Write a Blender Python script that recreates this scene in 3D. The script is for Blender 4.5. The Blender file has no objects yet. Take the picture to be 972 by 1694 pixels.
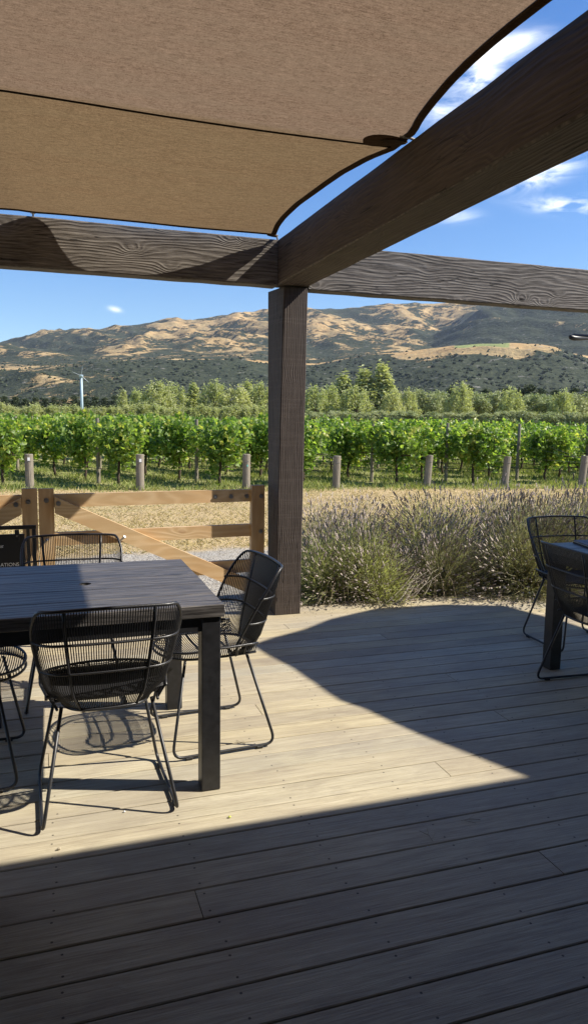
import bpy, math, random
import numpy as np
from mathutils import Vector, Matrix
random.seed(7)
RNG = np.random.default_rng(11)
C = bpy.context.scene
COL = C.collection
PI = math.pi

# ---------------------------------------------------------------- camera
F, PIT, ROL, YAW = 1218.056, math.radians(7.19743), math.radians(0.848225), math.radians(18.72936)
EYE = np.array([0.0, 0.0, 1.5])
def _rot():
    cy, sy, cp, sp = math.cos(YAW), math.sin(YAW), math.cos(PIT), math.sin(PIT)
    fw = np.array([sy*cp, cy*cp, -sp]); rt = np.array([cy, -sy, 0.0]); up = np.cross(rt, fw)
    c, s = math.cos(ROL), math.sin(ROL)
    return np.array([c*rt+s*up, -s*rt+c*up, fw])
RM = _rot()
def ray(px, py):
    return RM.T @ np.array([(px-486)/F, -(py-847)/F, 1.0])
def onz(px, py, z=0.0):
    d = ray(px, py); return EYE + (z-EYE[2])/d[2]*d
def ony(px, py, Y):
    d = ray(px, py); return EYE + Y/d[1]*d
def ondist(px, py, D):
    d = ray(px, py); return EYE + D/math.hypot(d[0], d[1])*d
cam = bpy.data.cameras.new('camera'); cam_o = bpy.data.objects.new('camera', cam); COL.objects.link(cam_o)
cam.sensor_fit = 'VERTICAL'; cam.sensor_height = 36; cam.lens = F/1694*36
cam.clip_start = 0.05; cam.clip_end = 40000
m = Matrix.Identity(4)
for i in range(3):
    m[i][0] = RM[0][i]; m[i][1] = RM[1][i]; m[i][2] = -RM[2][i]; m[i][3] = EYE[i]
cam_o.matrix_world = m
C.camera = cam_o

# ---------------------------------------------------------------- light
SUN_EL, SUN_AZ = math.radians(42.9), math.atan2(1.015, -0.35)      # azimuth clockwise from +Y
SUNDIR = Vector((1.015, -0.35, 1.0)).normalized()
sun = bpy.data.lights.new('sun', 'SUN'); sun.energy = 5.0; sun.angle = math.radians(0.53); sun.color = (1, 0.93, 0.82)
sun_o = bpy.data.objects.new('sun', sun); COL.objects.link(sun_o)
sun_o.rotation_euler = SUNDIR.to_track_quat('Z', 'Y').to_euler()
C.view_settings.view_transform = 'Standard'; C.view_settings.look = 'None'
C.view_settings.gamma = 1; C.view_settings.exposure = 0.90
C.render.film_transparent = False

def math_node(nt, op, a, b=None, c=None, clamp=False):
    n = nt.nodes.new('ShaderNodeMath'); n.operation = op; n.use_clamp = clamp
    for i, v in enumerate((a, b, c)):
        if v is None: continue
        if isinstance(v, (int, float)): n.inputs[i].default_value = v
        else: nt.links.new(v, n.inputs[i])
    return n.outputs[0]
def mix_rgb(nt, fac, a, b, mode='MIX'):
    n = nt.nodes.new('ShaderNodeMix'); n.data_type = 'RGBA'; n.blend_type = mode; n.clamp_factor = True
    if isinstance(fac, (int, float)): n.inputs[0].default_value = fac
    else: nt.links.new(fac, n.inputs[0])
    for i, v in ((6, a), (7, b)):
        if isinstance(v, (tuple, list)): n.inputs[i].default_value = (*v[:3], 1)
        else: nt.links.new(v, n.inputs[i])
    return n.outputs[2]
def ramp(nt, fac, stops, interp='LINEAR'):
    n = nt.nodes.new('ShaderNodeValToRGB'); r = n.color_ramp; r.interpolation = interp
    while len(r.elements) < len(stops): r.elements.new(0.5)
    for e, (p, c) in zip(r.elements, stops):
        e.position = p; e.color = (*(c if isinstance(c, (tuple, list)) else (c, c, c)), 1)
    nt.links.new(fac, n.inputs[0]); return n.outputs[0]
def mapping(nt, vec, scale=(1, 1, 1), rot=(0, 0, 0), loc=(0, 0, 0)):
    n = nt.nodes.new('ShaderNodeMapping'); nt.links.new(vec, n.inputs[0])
    n.inputs['Scale'].default_value = scale; n.inputs['Rotation'].default_value = rot; n.inputs['Location'].default_value = loc
    return n.outputs[0]
def noise(nt, vec, scale, detail=3, rough=0.55, dist=0, w=None):
    n = nt.nodes.new('ShaderNodeTexNoise')
    if w is not None:
        n.noise_dimensions = '4D'; nt.links.new(w, n.inputs['W'])
    if vec is not None: nt.links.new(vec, n.inputs['Vector'])
    n.inputs['Scale'].default_value = scale; n.inputs['Detail'].default_value = detail
    n.inputs['Roughness'].default_value = rough; n.inputs['Distortion'].default_value = dist
    return n.outputs[0]
def new_mat(name):
    mt = bpy.data.materials.new(name); mt.use_nodes = True; nt = mt.node_tree
    b = nt.nodes['Principled BSDF']; return mt, nt, b
def sock(nt, v, inp):
    if isinstance(v, (int, float)): inp.default_value = v
    elif isinstance(v, (tuple, list)): inp.default_value = (*v[:3], 1)
    else: nt.links.new(v, inp)
def bump(nt, b, h, strength, dist=0.01):
    n = nt.nodes.new('ShaderNodeBump'); n.inputs['Strength'].default_value = strength; n.inputs['Distance'].default_value = dist
    nt.links.new(h, n.inputs['Height']); nt.links.new(n.outputs[0], b.inputs['Normal'])
def objcoord(nt):
    return nt.nodes.new('ShaderNodeTexCoord').outputs['Object']
def attr(nt, name):
    n = nt.nodes.new('ShaderNodeAttribute'); n.attribute_name = name; return n

# world sky with a few drifting clouds (directions only)
w = bpy.data.worlds.new('World'); C.world = w; w.use_nodes = True; nt = w.node_tree
bg = nt.nodes['Background']; bg.inputs[1].default_value = 0.093
sky = nt.nodes.new('ShaderNodeTexSky'); sky.sky_type = 'NISHITA'; sky.sun_disc = False
sky.sun_elevation = SUN_EL; sky.sun_rotation = SUN_AZ; sky.altitude = 300; sky.air_density = 1.0; sky.dust_density = 0.25; sky.ozone_density = 3.0
gen = nt.nodes.new('ShaderNodeTexCoord').outputs['Generated']
fib = noise(nt, mapping(nt, gen, (9, 9, 34), (0.35, 0.2, 0)), 1.6, 6, 0.62, 0.8)
soft = noise(nt, gen, 7, 5, 0.6, 0.3)
mask = None
def cloud_blob(px, py, rx, ry, amp, tilt=0.0):
    global mask
    d = ray(px, py); d /= np.linalg.norm(d)
    r = np.cross(d, [0, 0, 1.0]); r /= np.linalg.norm(r); u = np.cross(r, d)
    c, s = math.cos(tilt), math.sin(tilt)
    r2, u2 = c*r+s*u, -s*r+c*u
    parts = []
    for axis, k in ((r2, rx), (u2, ry)):
        dn = nt.nodes.new('ShaderNodeVectorMath'); dn.operation = 'DOT_PRODUCT'
        nt.links.new(gen, dn.inputs[0]); dn.inputs[1].default_value = axis
        q = math_node(nt, 'DIVIDE', dn.outputs['Value'], k/F)
        parts.append(math_node(nt, 'MULTIPLY', q, q))
    e = math_node(nt, 'ADD', *parts)
    dn = nt.nodes.new('ShaderNodeVectorMath'); dn.operation = 'DOT_PRODUCT'
    nt.links.new(gen, dn.inputs[0]); dn.inputs[1].default_value = d
    front = math_node(nt, 'GREATER_THAN', dn.outputs['Value'], 0.5)
    g = math_node(nt, 'MULTIPLY', math_node(nt, 'EXPONENT', math_node(nt, 'MULTIPLY', e, -1.0)), front)
    g = math_node(nt, 'MULTIPLY', g, amp)
    mask = g if mask is None else math_node(nt, 'ADD', mask, g)
cloud_blob(790, 130, 34, 18, 1.0, 0.8); cloud_blob(728, 180, 26, 18, 0.55, 0.6); cloud_blob(830, 80, 50, 14, 0.5, 0.15)
cloud_blob(892, 288, 42, 15, 1.05, 0.2); cloud_blob(950, 340, 55, 10, 1.15, -0.12); cloud_blob(748, 358, 30, 8, 0.5, 0)
cloud_blob(190, 512, 9, 4, 0.8, -0.2); cloud_blob(855, 70, 26, 8, 0.4, 0.1)
cl = math_node(nt, 'MULTIPLY', mask, ramp(nt, math_node(nt, 'ADD', math_node(nt, 'MULTIPLY', fib, 0.6), math_node(nt, 'MULTIPLY', soft, 0.4)), [(0.42, 0.0), (0.64, 1.5)]), clamp=True)
hsv = nt.nodes.new('ShaderNodeHueSaturation'); nt.links.new(sky.outputs[0], hsv.inputs['Color'])
hsv.inputs['Saturation'].default_value = 1.32; hsv.inputs['Hue'].default_value = 0.508; hsv.inputs['Value'].default_value = 1.0
nt.links.new(mix_rgb(nt, cl, hsv.outputs[0], (9.5, 9.8, 10.2)), bg.inputs[0])

# ---------------------------------------------------------------- mesh helpers
def raw_mesh(name, V, Fc, smooth=False):
    """V (n,3) array, Fc list of arrays each (m,k)"""
    V = np.asarray(V, dtype=np.float32)
    if not isinstance(Fc, list): Fc = [Fc]
    me = bpy.data.meshes.new(name)
    me.vertices.add(len(V)); me.vertices.foreach_set('co', V.ravel())
    loops = np.concatenate([np.asarray(f, dtype=np.int32).ravel() for f in Fc])
    tot = np.concatenate([np.full(len(f), np.asarray(f).shape[1], dtype=np.int32) for f in Fc])
    st = np.concatenate([[0], np.cumsum(tot)[:-1]]).astype(np.int32)
    me.loops.add(len(loops)); me.loops.foreach_set('vertex_index', loops)
    me.polygons.add(len(tot)); me.polygons.foreach_set('loop_start', st); me.polygons.foreach_set('loop_total', tot)
    me.polygons.foreach_set('use_smooth', np.full(len(tot), bool(smooth)))
    me.update(calc_edges=True); me.validate()
    return me
def link(name, me, mat=None, parent=None, loc=None):
    o = bpy.data.objects.new(name, me); COL.objects.link(o)
    if mat is not None and me is not None and len(me.materials) == 0: me.materials.append(mat)
    if parent is not None: o.parent = parent
    if loc is not None: o.location = loc
    return o
def tag(o, label=None, cat=None, group=None, kind=None):
    if label: o['label'] = label
    if cat: o['category'] = cat
    if group: o['group'] = group
    if kind: o['kind'] = kind
    return o
def thing(name, label, cat, loc=(0, 0, 0), rz=0, group=None):
    o = bpy.data.objects.new(name, None); COL.objects.link(o); o.location = loc; o.rotation_euler = (0, 0, rz)
    o.empty_display_size = 0.1
    return tag(o, label, cat, group)
def copy_tree(o, parent=None):
    c = o.copy(); COL.objects.link(c)
    if parent is not None: c.parent = parent
    for ch in list(o.children): copy_tree(ch, c)
    return c
class MB:
    def __init__(s): s.v = []; s.f = {}; s.n = 0
    def add(s, V, Fs):
        s.v.append(np.asarray(V, float))
        for f in Fs: s.f.setdefault(len(f), []).append([i+s.n for i in f])
        s.n += len(V); return s
    def hexa(s, P):
        """8 corners: bottom 4 ccw, top 4 ccw"""
        return s.add(P, [(0, 3, 2, 1), (4, 5, 6, 7), (0, 1, 5, 4), (1, 2, 6, 5), (2, 3, 7, 6), (3, 0, 4, 7)])
    def box(s, a, b, bev=0.0):
        (x0, y0, z0), (x1, y1, z1) = a, b
        if bev <= 0:
            return s.hexa([(x0, y0, z0), (x1, y0, z0), (x1, y1, z0), (x0, y1, z0), (x0, y0, z1), (x1, y0, z1), (x1, y1, z1), (x0, y1, z1)])
        c = bev; P = []; idx = {}
        for ix, X in enumerate((x0, x1)):
            for iy, Y in enumerate((y0, y1)):
                for iz, Z in enumerate((z0, z1)):
                    dx = c if ix == 0 else -c; dy = c if iy == 0 else -c; dz = c if iz == 0 else -c
                    idx[ix, iy, iz, 'x'] = len(P); P.append((X, Y+dy, Z+dz))
                    idx[ix, iy, iz, 'y'] = len(P); P.append((X+dx, Y, Z+dz))
                    idx[ix, iy, iz, 'z'] = len(P); P.append((X+dx, Y+dy, Z))
        Fs = []; ctr = np.array([(x0+x1)/2, (y0+y1)/2, (z0+z1)/2]); PA = np.array(P)
        def face(ids):
            q = PA[list(ids)]; nrm = np.cross(q[1]-q[0], q[2]-q[1])
            Fs.append(tuple(ids) if nrm @ (q.mean(0)-ctr) > 0 else tuple(ids[::-1]))
        for i in (0, 1):
            face([idx[i, 0, 0, 'x'], idx[i, 1, 0, 'x'], idx[i, 1, 1, 'x'], idx[i, 0, 1, 'x']])
            face([idx[0, i, 0, 'y'], idx[1, i, 0, 'y'], idx[1, i, 1, 'y'], idx[0, i, 1, 'y']])
            face([idx[0, 0, i, 'z'], idx[1, 0, i, 'z'], idx[1, 1, i, 'z'], idx[0, 1, i, 'z']])
            for j in (0, 1):
                face([idx[0, i, j, 'y'], idx[1, i, j, 'y'], idx[1, i, j, 'z'], idx[0, i, j, 'z']])
                face([idx[i, 0, j, 'x'], idx[i, 1, j, 'x'], idx[i, 1, j, 'z'], idx[i, 0, j, 'z']])
                face([idx[i, j, 0, 'x'], idx[i, j, 1, 'x'], idx[i, j, 1, 'y'], idx[i, j, 0, 'y']])
                for k in (0, 1): face([idx[i, j, k, 'x'], idx[i, j, k, 'y'], idx[i, j, k, 'z']])
        return s.add(P, Fs)
    def tube(s, pts, r, n=6, cap=True):
        pts = np.asarray(pts, float); L = len(pts)
        rr = np.full(L, r) if np.isscalar(r) else np.asarray(r, float)
        t = np.gradient(pts, axis=0); t /= np.linalg.norm(t, axis=1)[:, None]+1e-9
        ref = np.array([0, 0, 1.0]) if abs(t[0][2]) < 0.9 else np.array([1.0, 0, 0])
        V = []; u = np.cross(t[0], ref); u /= np.linalg.norm(u)
        for i in range(L):
            u = u - t[i]*(u @ t[i]); u /= np.linalg.norm(u)+1e-9; v = np.cross(t[i], u)
            for k in range(n):
                a = 2*PI*k/n; V.append(pts[i]+rr[i]*(math.cos(a)*u+math.sin(a)*v))
        Fs = [(i*n+k, i*n+(k+1) % n, (i+1)*n+(k+1) % n, (i+1)*n+k) for i in range(L-1) for k in range(n)]
        if cap: Fs += [tuple(range(n))[::-1], tuple((L-1)*n+k for k in range(n))]
        return s.add(V, Fs)
    def mesh(s, name, smooth=False):
        return raw_mesh(name, np.concatenate(s.v), [np.array(f) for f in s.f.values()], smooth)
    def build(s, name, mat, parent=None, loc=None, smooth=False):
        return link(name, s.mesh(name, smooth), mat, parent, loc)
def smooth_path(pts, rad=0.05, n=5):
    pts = [np.array(p, float) for p in pts]; out = [pts[0]]
    for i in range(1, len(pts)-1):
        a, b, c = pts[i-1], pts[i], pts[i+1]
        d1 = (a-b); l1 = np.linalg.norm(d1); d2 = (c-b); l2 = np.linalg.norm(d2); r = min(rad, l1*.45, l2*.45)
        p, q = b+d1/l1*r, b+d2/l2*r
        for k in range(n+1):
            t = k/n; out.append((1-t)**2*p+2*t*(1-t)*b+t*t*q)
    out.append(pts[-1]); return np.array(out)

# ---------------------------------------------------------------- materials
def wood_mat(name, dark, light, axis='X', freq=26, rough=0.75, knots=0.6, streak=0.5, bumpk=0.5, spec=0.3, hue=None, knotcol=None, warp=3.0, ring=1.0, cracks=0.0, saw=0.0):
    """sawn timber: flowing growth rings bent around knots; long axis given"""
    mt, nt, b = new_mat(name); oc = objcoord(nt)
    rot = {'X': (0, 0, 0), 'Y': (0, 0, -PI/2), 'Z': (0, PI/2, 0)}[axis]
    if axis == 'Z':
        sp = nt.nodes.new('ShaderNodeSeparateXYZ'); nt.links.new(oc, sp.inputs[0]); cb = nt.nodes.new('ShaderNodeCombineXYZ')
        nt.links.new(sp.outputs[2], cb.inputs[0]); nt.links.new(sp.outputs[1], cb.inputs[1]); nt.links.new(sp.outputs[0], cb.inputs[2]); v = cb.outputs[0]
    elif axis == 'Y':
        sp = nt.nodes.new('ShaderNodeSeparateXYZ'); nt.links.new(oc, sp.inputs[0]); cb = nt.nodes.new('ShaderNodeCombineXYZ')
        nt.links.new(sp.outputs[1], cb.inputs[0]); nt.links.new(sp.outputs[0], cb.inputs[1]); nt.links.new(sp.outputs[2], cb.inputs[2]); v = cb.outputs[0]
    else: v = oc
    sp = nt.nodes.new('ShaderNodeSeparateXYZ'); nt.links.new(v, sp.inputs[0])
    yz = math_node(nt, 'ADD', sp.outputs[1], sp.outputs[2])
    info = nt.nodes.new('ShaderNodeObjectInfo').outputs['Random']; wv = math_node(nt, 'MULTIPLY', info, 40); wv0 = math_node(nt, 'FLOOR', wv)
    big = noise(nt, mapping(nt, v, (0.9, 3.2, 3.2)), 1.0, 2, 0.5, 0, wv)
    mid = noise(nt, mapping(nt, v, (3, 16, 16)), 1.0, 2, 0.5, 0, wv)
    field = math_node(nt, 'ADD', math_node(nt, 'MULTIPLY', yz, freq), math_node(nt, 'MULTIPLY', big, warp*4))
    field = math_node(nt, 'ADD', field, math_node(nt, 'MULTIPLY', mid, 1.1))
    vo = nt.nodes.new('ShaderNodeTexVoronoi'); vo.feature = 'F1'; cbk = nt.nodes.new('ShaderNodeCombineXYZ'); nt.links.new(math_node(nt, 'MULTIPLY', sp.outputs[0], 2.6), cbk.inputs[0]); nt.links.new(math_node(nt, 'MULTIPLY', yz, 4.6), cbk.inputs[1]); nt.links.new(wv0, cbk.inputs[2])
    vo.voronoi_dimensions = '3D'; vo.inputs['Randomness'].default_value = 0.9; nt.links.new(cbk.outputs[0], vo.inputs['Vector']); vo.inputs['Scale'].default_value = 1.0
    d2 = math_node(nt, 'MULTIPLY', vo.outputs['Distance'], vo.outputs['Distance'])
    kn = math_node(nt, 'EXPONENT', math_node(nt, 'MULTIPLY', d2, -26.0))
    field = math_node(nt, 'ADD', field, math_node(nt, 'MULTIPLY', kn, 3.6*knots))
    s = math_node(nt, 'SINE', math_node(nt, 'MULTIPLY', field, 2*PI))
    s = math_node(nt, 'MULTIPLY_ADD', s, 0.5, 0.5)
    s = math_node(nt, 'POWER', s, 1.6)
    fine = noise(nt, mapping(nt, v, (6, 120, 120)), 1.0, 4, 0.7, 0, wv)
    patch = noise(nt, mapping(nt, v, (1.6, 5, 5)), 1.0, 4, 0.6, 0, wv)
    pr = ramp(nt, patch, [(0.35, 0.25), (0.65, 1.0)])
    t = math_node(nt, 'MULTIPLY', math_node(nt, 'MULTIPLY_ADD', s, ring, (1-ring)*0.5), pr)
    t = math_node(nt, 'ADD', math_node(nt, 'MULTIPLY', t, 1-streak*0.5), math_node(nt, 'MULTIPLY', math_node(nt, 'SUBTRACT', fine, 0.4), streak*1.6), clamp=True)
    col = mix_rgb(nt, t, dark, light)
    if hue: col = mix_rgb(nt, ramp(nt, noise(nt, mapping(nt, v, (1.2, 4, 4)), 1.7, 2, 0.5, 0, wv), [(0.45, 0.0), (0.7, 0.8)]), col, hue)
    if cracks:
        ck = noise(nt, mapping(nt, v, (1.3, 34, 34), loc=(3, 1, 7)), 1.0, 2, 0.5, 0.5, wv)
        ckl = math_node(nt, 'LESS_THAN', math_node(nt, 'ABSOLUTE', math_node(nt, 'SUBTRACT', ck, 0.5)), 0.010)
        ckm = math_node(nt, 'MULTIPLY', ckl, ramp(nt, noise(nt, mapping(nt, v, (1.5, 6, 6), loc=(9, 3, 2)), 1.0, 2, 0.5, 0, wv), [(0.52, 0), (0.56, 1)]))
        col = mix_rgb(nt, math_node(nt, 'MULTIPLY', ckm, cracks), col, tuple(c*0.25 for c in dark))
    if saw:
        sw = noise(nt, mapping(nt, v, (70, 3, 3)), 1.0, 3, 0.7, 0, wv)
        col = mix_rgb(nt, math_node(nt, 'MULTIPLY', ramp(nt, sw, [(0.5, 0), (0.7, 1)]), saw), col, tuple(c*1.2 for c in light))
    fade = noise(nt, mapping(nt, v, (0.8, 2.5, 2.5), loc=(5, 5, 5)), 1.0, 4, 0.65, 0, wv)
    col = mix_rgb(nt, 1.0, col, ramp(nt, fade, [(0.3, (0.78, 0.78, 0.78)), (0.7, (1.0, 1.0, 1.0))]), 'MULTIPLY')
    kc = math_node(nt, 'MULTIPLY', ramp(nt, kn, [(0.80, 0.0), (0.92, 1.0)]), knots, clamp=True)
    col = mix_rgb(nt, kc, col, knotcol or tuple(c*0.45 for c in dark))
    nt.links.new(col, b.inputs['Base Color']); b.inputs['Roughness'].default_value = rough
    b.inputs['Specular IOR Level'].default_value = spec
    h = math_node(nt, 'ADD', math_node(nt, 'MULTIPLY', s, 0.7), math_node(nt, 'MULTIPLY', fine, 0.8))
    bump(nt, b, h, bumpk, 0.006)
    return mt
def plain_mat(name, col, rough=0.6, metal=0.0, spec=0.5, var=0.0, vscale=8, bumpk=0.0, bscale=200, col2=None):
    mt, nt, b = new_mat(name); b.inputs['Roughness'].default_value = rough; b.inputs['Metallic'].default_value = metal
    b.inputs['Specular IOR Level'].default_value = spec
    if var or col2:
        oc = objcoord(nt); n = noise(nt, oc, vscale, 4, 0.6)
        c2 = col2 or tuple(min(1, c*(1+var)) for c in col); c1 = col if col2 else tuple(c*(1-var) for c in col)
        nt.links.new(mix_rgb(nt, ramp(nt, n, [(0.35, 0.0), (0.65, 1.0)]), c1, c2), b.inputs['Base Color'])
    else: b.inputs['Base Color'].default_value = (*col, 1)
    if bumpk: bump(nt, b, noise(nt, objcoord(nt), bscale, 3), bumpk, 0.002)
    return mt
M = {}
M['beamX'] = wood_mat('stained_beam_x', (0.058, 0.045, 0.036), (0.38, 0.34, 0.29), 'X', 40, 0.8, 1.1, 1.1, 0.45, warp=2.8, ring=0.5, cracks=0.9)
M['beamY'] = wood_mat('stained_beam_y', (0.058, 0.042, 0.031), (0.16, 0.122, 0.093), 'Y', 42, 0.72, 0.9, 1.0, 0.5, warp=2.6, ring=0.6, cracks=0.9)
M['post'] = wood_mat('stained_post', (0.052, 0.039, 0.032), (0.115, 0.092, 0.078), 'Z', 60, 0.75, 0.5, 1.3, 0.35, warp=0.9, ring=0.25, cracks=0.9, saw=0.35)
M['worn_edge'] = plain_mat('worn_arris', (0.10, 0.08, 0.062), 0.8, var=0.5, vscale=30)
M['pine'] = wood_mat('raw_pine', (0.52, 0.36, 0.19), (0.68, 0.51, 0.31), 'X', 15, 0.6, 0.35, 0.35, 0.12, hue=(0.55, 0.33, 0.15), knotcol=(0.25, 0.12, 0.05), warp=3.0)
M['pineZ'] = wood_mat('raw_pine_upright', (0.48, 0.32, 0.165), (0.64, 0.46, 0.27), 'Z', 15, 0.6, 0.35, 0.35, 0.12, hue=(0.45, 0.24, 0.10), knotcol=(0.25, 0.12, 0.05), warp=3.0)
M['tabletop'] = wood_mat('charred_tabletop', (0.026, 0.023, 0.022), (0.24, 0.22, 0.205), 'X', 22, 0.42, 0.4, 1.3, 0.3, spec=0.45, warp=1.2, ring=0.5, cracks=0.8)
M['black_steel'] = plain_mat('black_steel', (0.018, 0.018, 0.02), 0.42, 0.0, 0.5, 0.3, 30, 0.05, 400)
M['cord'] = plain_mat('black_cord', (0.016, 0.016, 0.018), 0.45, 0.0, 0.5)
M['rim'] = plain_mat('black_wrapped_rim', (0.02, 0.02, 0.023), 0.35, 0.0, 0.6, 0.2, 60, 0.3, 500)
M['zinc'] = plain_mat('zinc_bolt', (0.35, 0.35, 0.36), 0.4, 0.9, 0.5)
M['sign'] = plain_mat('matt_black_sign', (0.012, 0.012, 0.013), 0.5)
M['paint_white'] = plain_mat('white_lettering', (0.75, 0.75, 0.74), 0.6)
M['rubber'] = plain_mat('black_glide', (0.012, 0.012, 0.012), 0.6)
M['napkin'] = plain_mat('grey_mauve_leather', (0.12, 0.095, 0.10), 0.6, var=0.3, vscale=20)
M['rope'] = plain_mat('tie_rope', (0.3, 0.27, 0.22), 0.8)

# deck boards
def deck_mat():
    mt, nt, b = new_mat('weathered_decking'); oc = objcoord(nt); a = attr(nt, 'rnd').outputs['Fac']
    wv = math_node(nt, 'MULTIPLY', a, 60)
    fine = noise(nt, mapping(nt, oc, (7, 170, 170)), 1.0, 4, 0.65, 0, wv)
    grain = noise(nt, mapping(nt, oc, (2.6, 44, 44)), 1.0, 5, 0.65, 0.4, wv)
    patch = noise(nt, mapping(nt, oc, (1, 2.2, 1)), 1.3, 4, 0.6)
    speck = noise(nt, oc, 90, 3, 0.7)
    t = math_node(nt, 'ADD', math_node(nt, 'MULTIPLY', fine, 0.5), math_node(nt, 'MULTIPLY', grain, 0.5))
    c = ramp(nt, t, [(0.34, (0.29, 0.245, 0.175)), (0.5, (0.44, 0.39, 0.275)), (0.66, (0.55, 0.495, 0.365))])
    blot = noise(nt, mapping(nt, oc, (3, 9, 9)), 1.0, 5, 0.7, 0.6, wv)
    c = mix_rgb(nt, math_node(nt, 'MULTIPLY', ramp(nt, blot, [(0.50, 0), (0.68, 1)]), 0.45), c, (0.24, 0.20, 0.15))
    c = mix_rgb(nt, math_node(nt, 'MULTIPLY', ramp(nt, patch, [(0.42, 0), (0.62, 1)]), 0.5), c, (0.30, 0.26, 0.205))
    tone = math_node(nt, 'MULTIPLY_ADD', a, 0.36, 0.80)
    c = mix_rgb(nt, 1.0, c, ramp(nt, a, [(0, (0.74, 0.71, 0.69)), (0.2, (0.93, 0.91, 0.88)), (0.5, (0.88, 0.90, 0.93)), (0.8, (1.0, 0.98, 0.94)), (1, (0.95, 0.91, 0.80))]), 'MULTIPLY')
    c = mix_rgb(nt, math_node(nt, 'MULTIPLY', ramp(nt, speck, [(0.66, 0), (0.74, 1)]), 0.35), c, (0.13, 0.10, 0.08))
    # screw heads: two per board at each joist
    sp = nt.nodes.new('ShaderNodeSeparateXYZ'); nt.links.new(oc, sp.inputs[0])
    uy = attr(nt, 'across').outputs['Fac']
    jit = math_node(nt, 'MULTIPLY', math_node(nt, 'SUBTRACT', a, 0.5), 0.05)
    fx = math_node(nt, 'PINGPONG', math_node(nt, 'ADD', sp.outputs[0], jit), 0.225)
    fy = math_node(nt, 'SUBTRACT', math_node(nt, 'ABSOLUTE', uy), 0.043)
    d = math_node(nt, 'SQRT', math_node(nt, 'ADD', math_node(nt, 'MULTIPLY', fx, fx), math_node(nt, 'MULTIPLY', fy, fy)))
    sc = math_node(nt, 'LESS_THAN', d, 0.0040)
    c = mix_rgb(nt, math_node(nt, 'MULTIPLY', sc, 0.85), c, (0.03, 0.025, 0.02))
    nt.links.new(c, b.inputs['Base Color']); b.inputs['Roughness'].default_value = 0.62; b.inputs['Specular IOR Level'].default_value = 0.35
    h = math_node(nt, 'SUBTRACT', math_node(nt, 'ADD', fine, grain), math_node(nt, 'MULTIPLY', sc, 2.0))
    bump(nt, b, h, 0.6, 0.004)
    return mt
M['deck'] = deck_mat()

def sail_mat():
    mt, nt, b = new_mat('shade_cloth'); oc = objcoord(nt)
    st = attr(nt, 'layer').outputs['Fac']
    n1 = noise(nt, mapping(nt, oc, (16, 150, 16)), 1.0, 3, 0.7)
    n2 = noise(nt, mapping(nt, oc, (170, 170, 170)), 1.0, 2, 0.6)
    n3 = noise(nt, mapping(nt, oc, (0.9, 7, 1)), 1.0, 5, 0.6)
    n4 = noise(nt, mapping(nt, oc, (60, 60, 60)), 1.0, 3, 0.7)
    t = math_node(nt, 'ADD', math_node(nt, 'MULTIPLY', n2, 0.35), math_node(nt, 'ADD', math_node(nt, 'MULTIPLY', n1, 0.4), math_node(nt, 'MULTIPLY', n4, 0.25)))
    c = ramp(nt, t, [(0.36, (0.098, 0.062, 0.037)), (0.64, (0.285, 0.192, 0.122))])
    c = mix_rgb(nt, math_node(nt, 'MULTIPLY', ramp(nt, n3, [(0.35, 0), (0.65, 1)]), 0.25), c, (0.22, 0.165, 0.105))
    panel = ramp(nt, attr(nt, 'panel').outputs['Fac'], [(0.0, (1, 1, 1)), (1.0, (0.86, 0.84, 0.68))])  # beyond the seam darker, greener: slope shading put into the colour
    c = mix_rgb(nt, 1.0, c, panel, 'MULTIPLY')
    c2 = mix_rgb(nt, st, c, (0.05, 0.04, 0.028))
    out = nt.nodes['Material Output']
    df = nt.nodes.new('ShaderNodeBsdfDiffuse'); tr = nt.nodes.new('ShaderNodeBsdfTranslucent'); mx = nt.nodes.new('ShaderNodeMixShader')
    nt.links.new(c2, df.inputs[0]); nt.links.new(c2, tr.inputs[0]); mx.inputs[0].default_value = 0.62
    bp = nt.nodes.new('ShaderNodeBump'); bp.inputs['Strength'].default_value = 0.4; bp.inputs['Distance'].default_value = 0.002
    nt.links.new(t, bp.inputs['Height']); nt.links.new(bp.outputs[0], df.inputs['Normal']); nt.links.new(bp.outputs[0], tr.inputs['Normal'])
    nt.links.new(df.outputs[0], mx.inputs[1]); nt.links.new(tr.outputs[0], mx.inputs[2]); nt.links.new(mx.outputs[0], out.inputs[0])
    nt.nodes.remove(b)
    return mt
M['sail'] = sail_mat()

def leaf_mat(name, c1, c2, trans=0.35, rough=0.5, spec=0.3, tscale=1.0, yel=None):
    mt, nt, b = new_mat(name)
    a = attr(nt, 'rnd').outputs['Fac']
    c = mix_rgb(nt, a, c1, c2)
    rv = nt.nodes.new('ShaderNodeObjectInfo').outputs['Random']
    c = mix_rgb(nt, 1.0, c, ramp(nt, rv, [(0, (0.80, 0.86, 0.80)), (1, (1.0, 1.0, 1.0))]), 'MULTIPLY')
    if yel: c = mix_rgb(nt, math_node(nt, 'GREATER_THAN', a, 0.93), c, yel)
    nt.links.new(c, b.inputs['Base Color']); b.inputs['Roughness'].default_value = rough; b.inputs['Specular IOR Level'].default_value = spec
    out = nt.nodes['Material Output']; tr = nt.nodes.new('ShaderNodeBsdfTranslucent'); mx = nt.nodes.new('ShaderNodeMixShader')
    nt.links.new(mix_rgb(nt, 1.0, c, (1.25*tscale, 1.35*tscale, 0.6*tscale), 'MULTIPLY'), tr.inputs[0])
    mx.inputs[0].default_value = trans
    nt.links.new(b.outputs[0], mx.inputs[1]); nt.links.new(tr.outputs[0], mx.inputs[2]); nt.links.new(mx.outputs[0], out.inputs[0])
    return mt
M['vine_leaf'] = leaf_mat('vine_leaf', (0.085, 0.15, 0.025), (0.33, 0.42, 0.10), 0.48, 0.42, 0.5, 1.4, (0.40, 0.40, 0.10))
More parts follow.
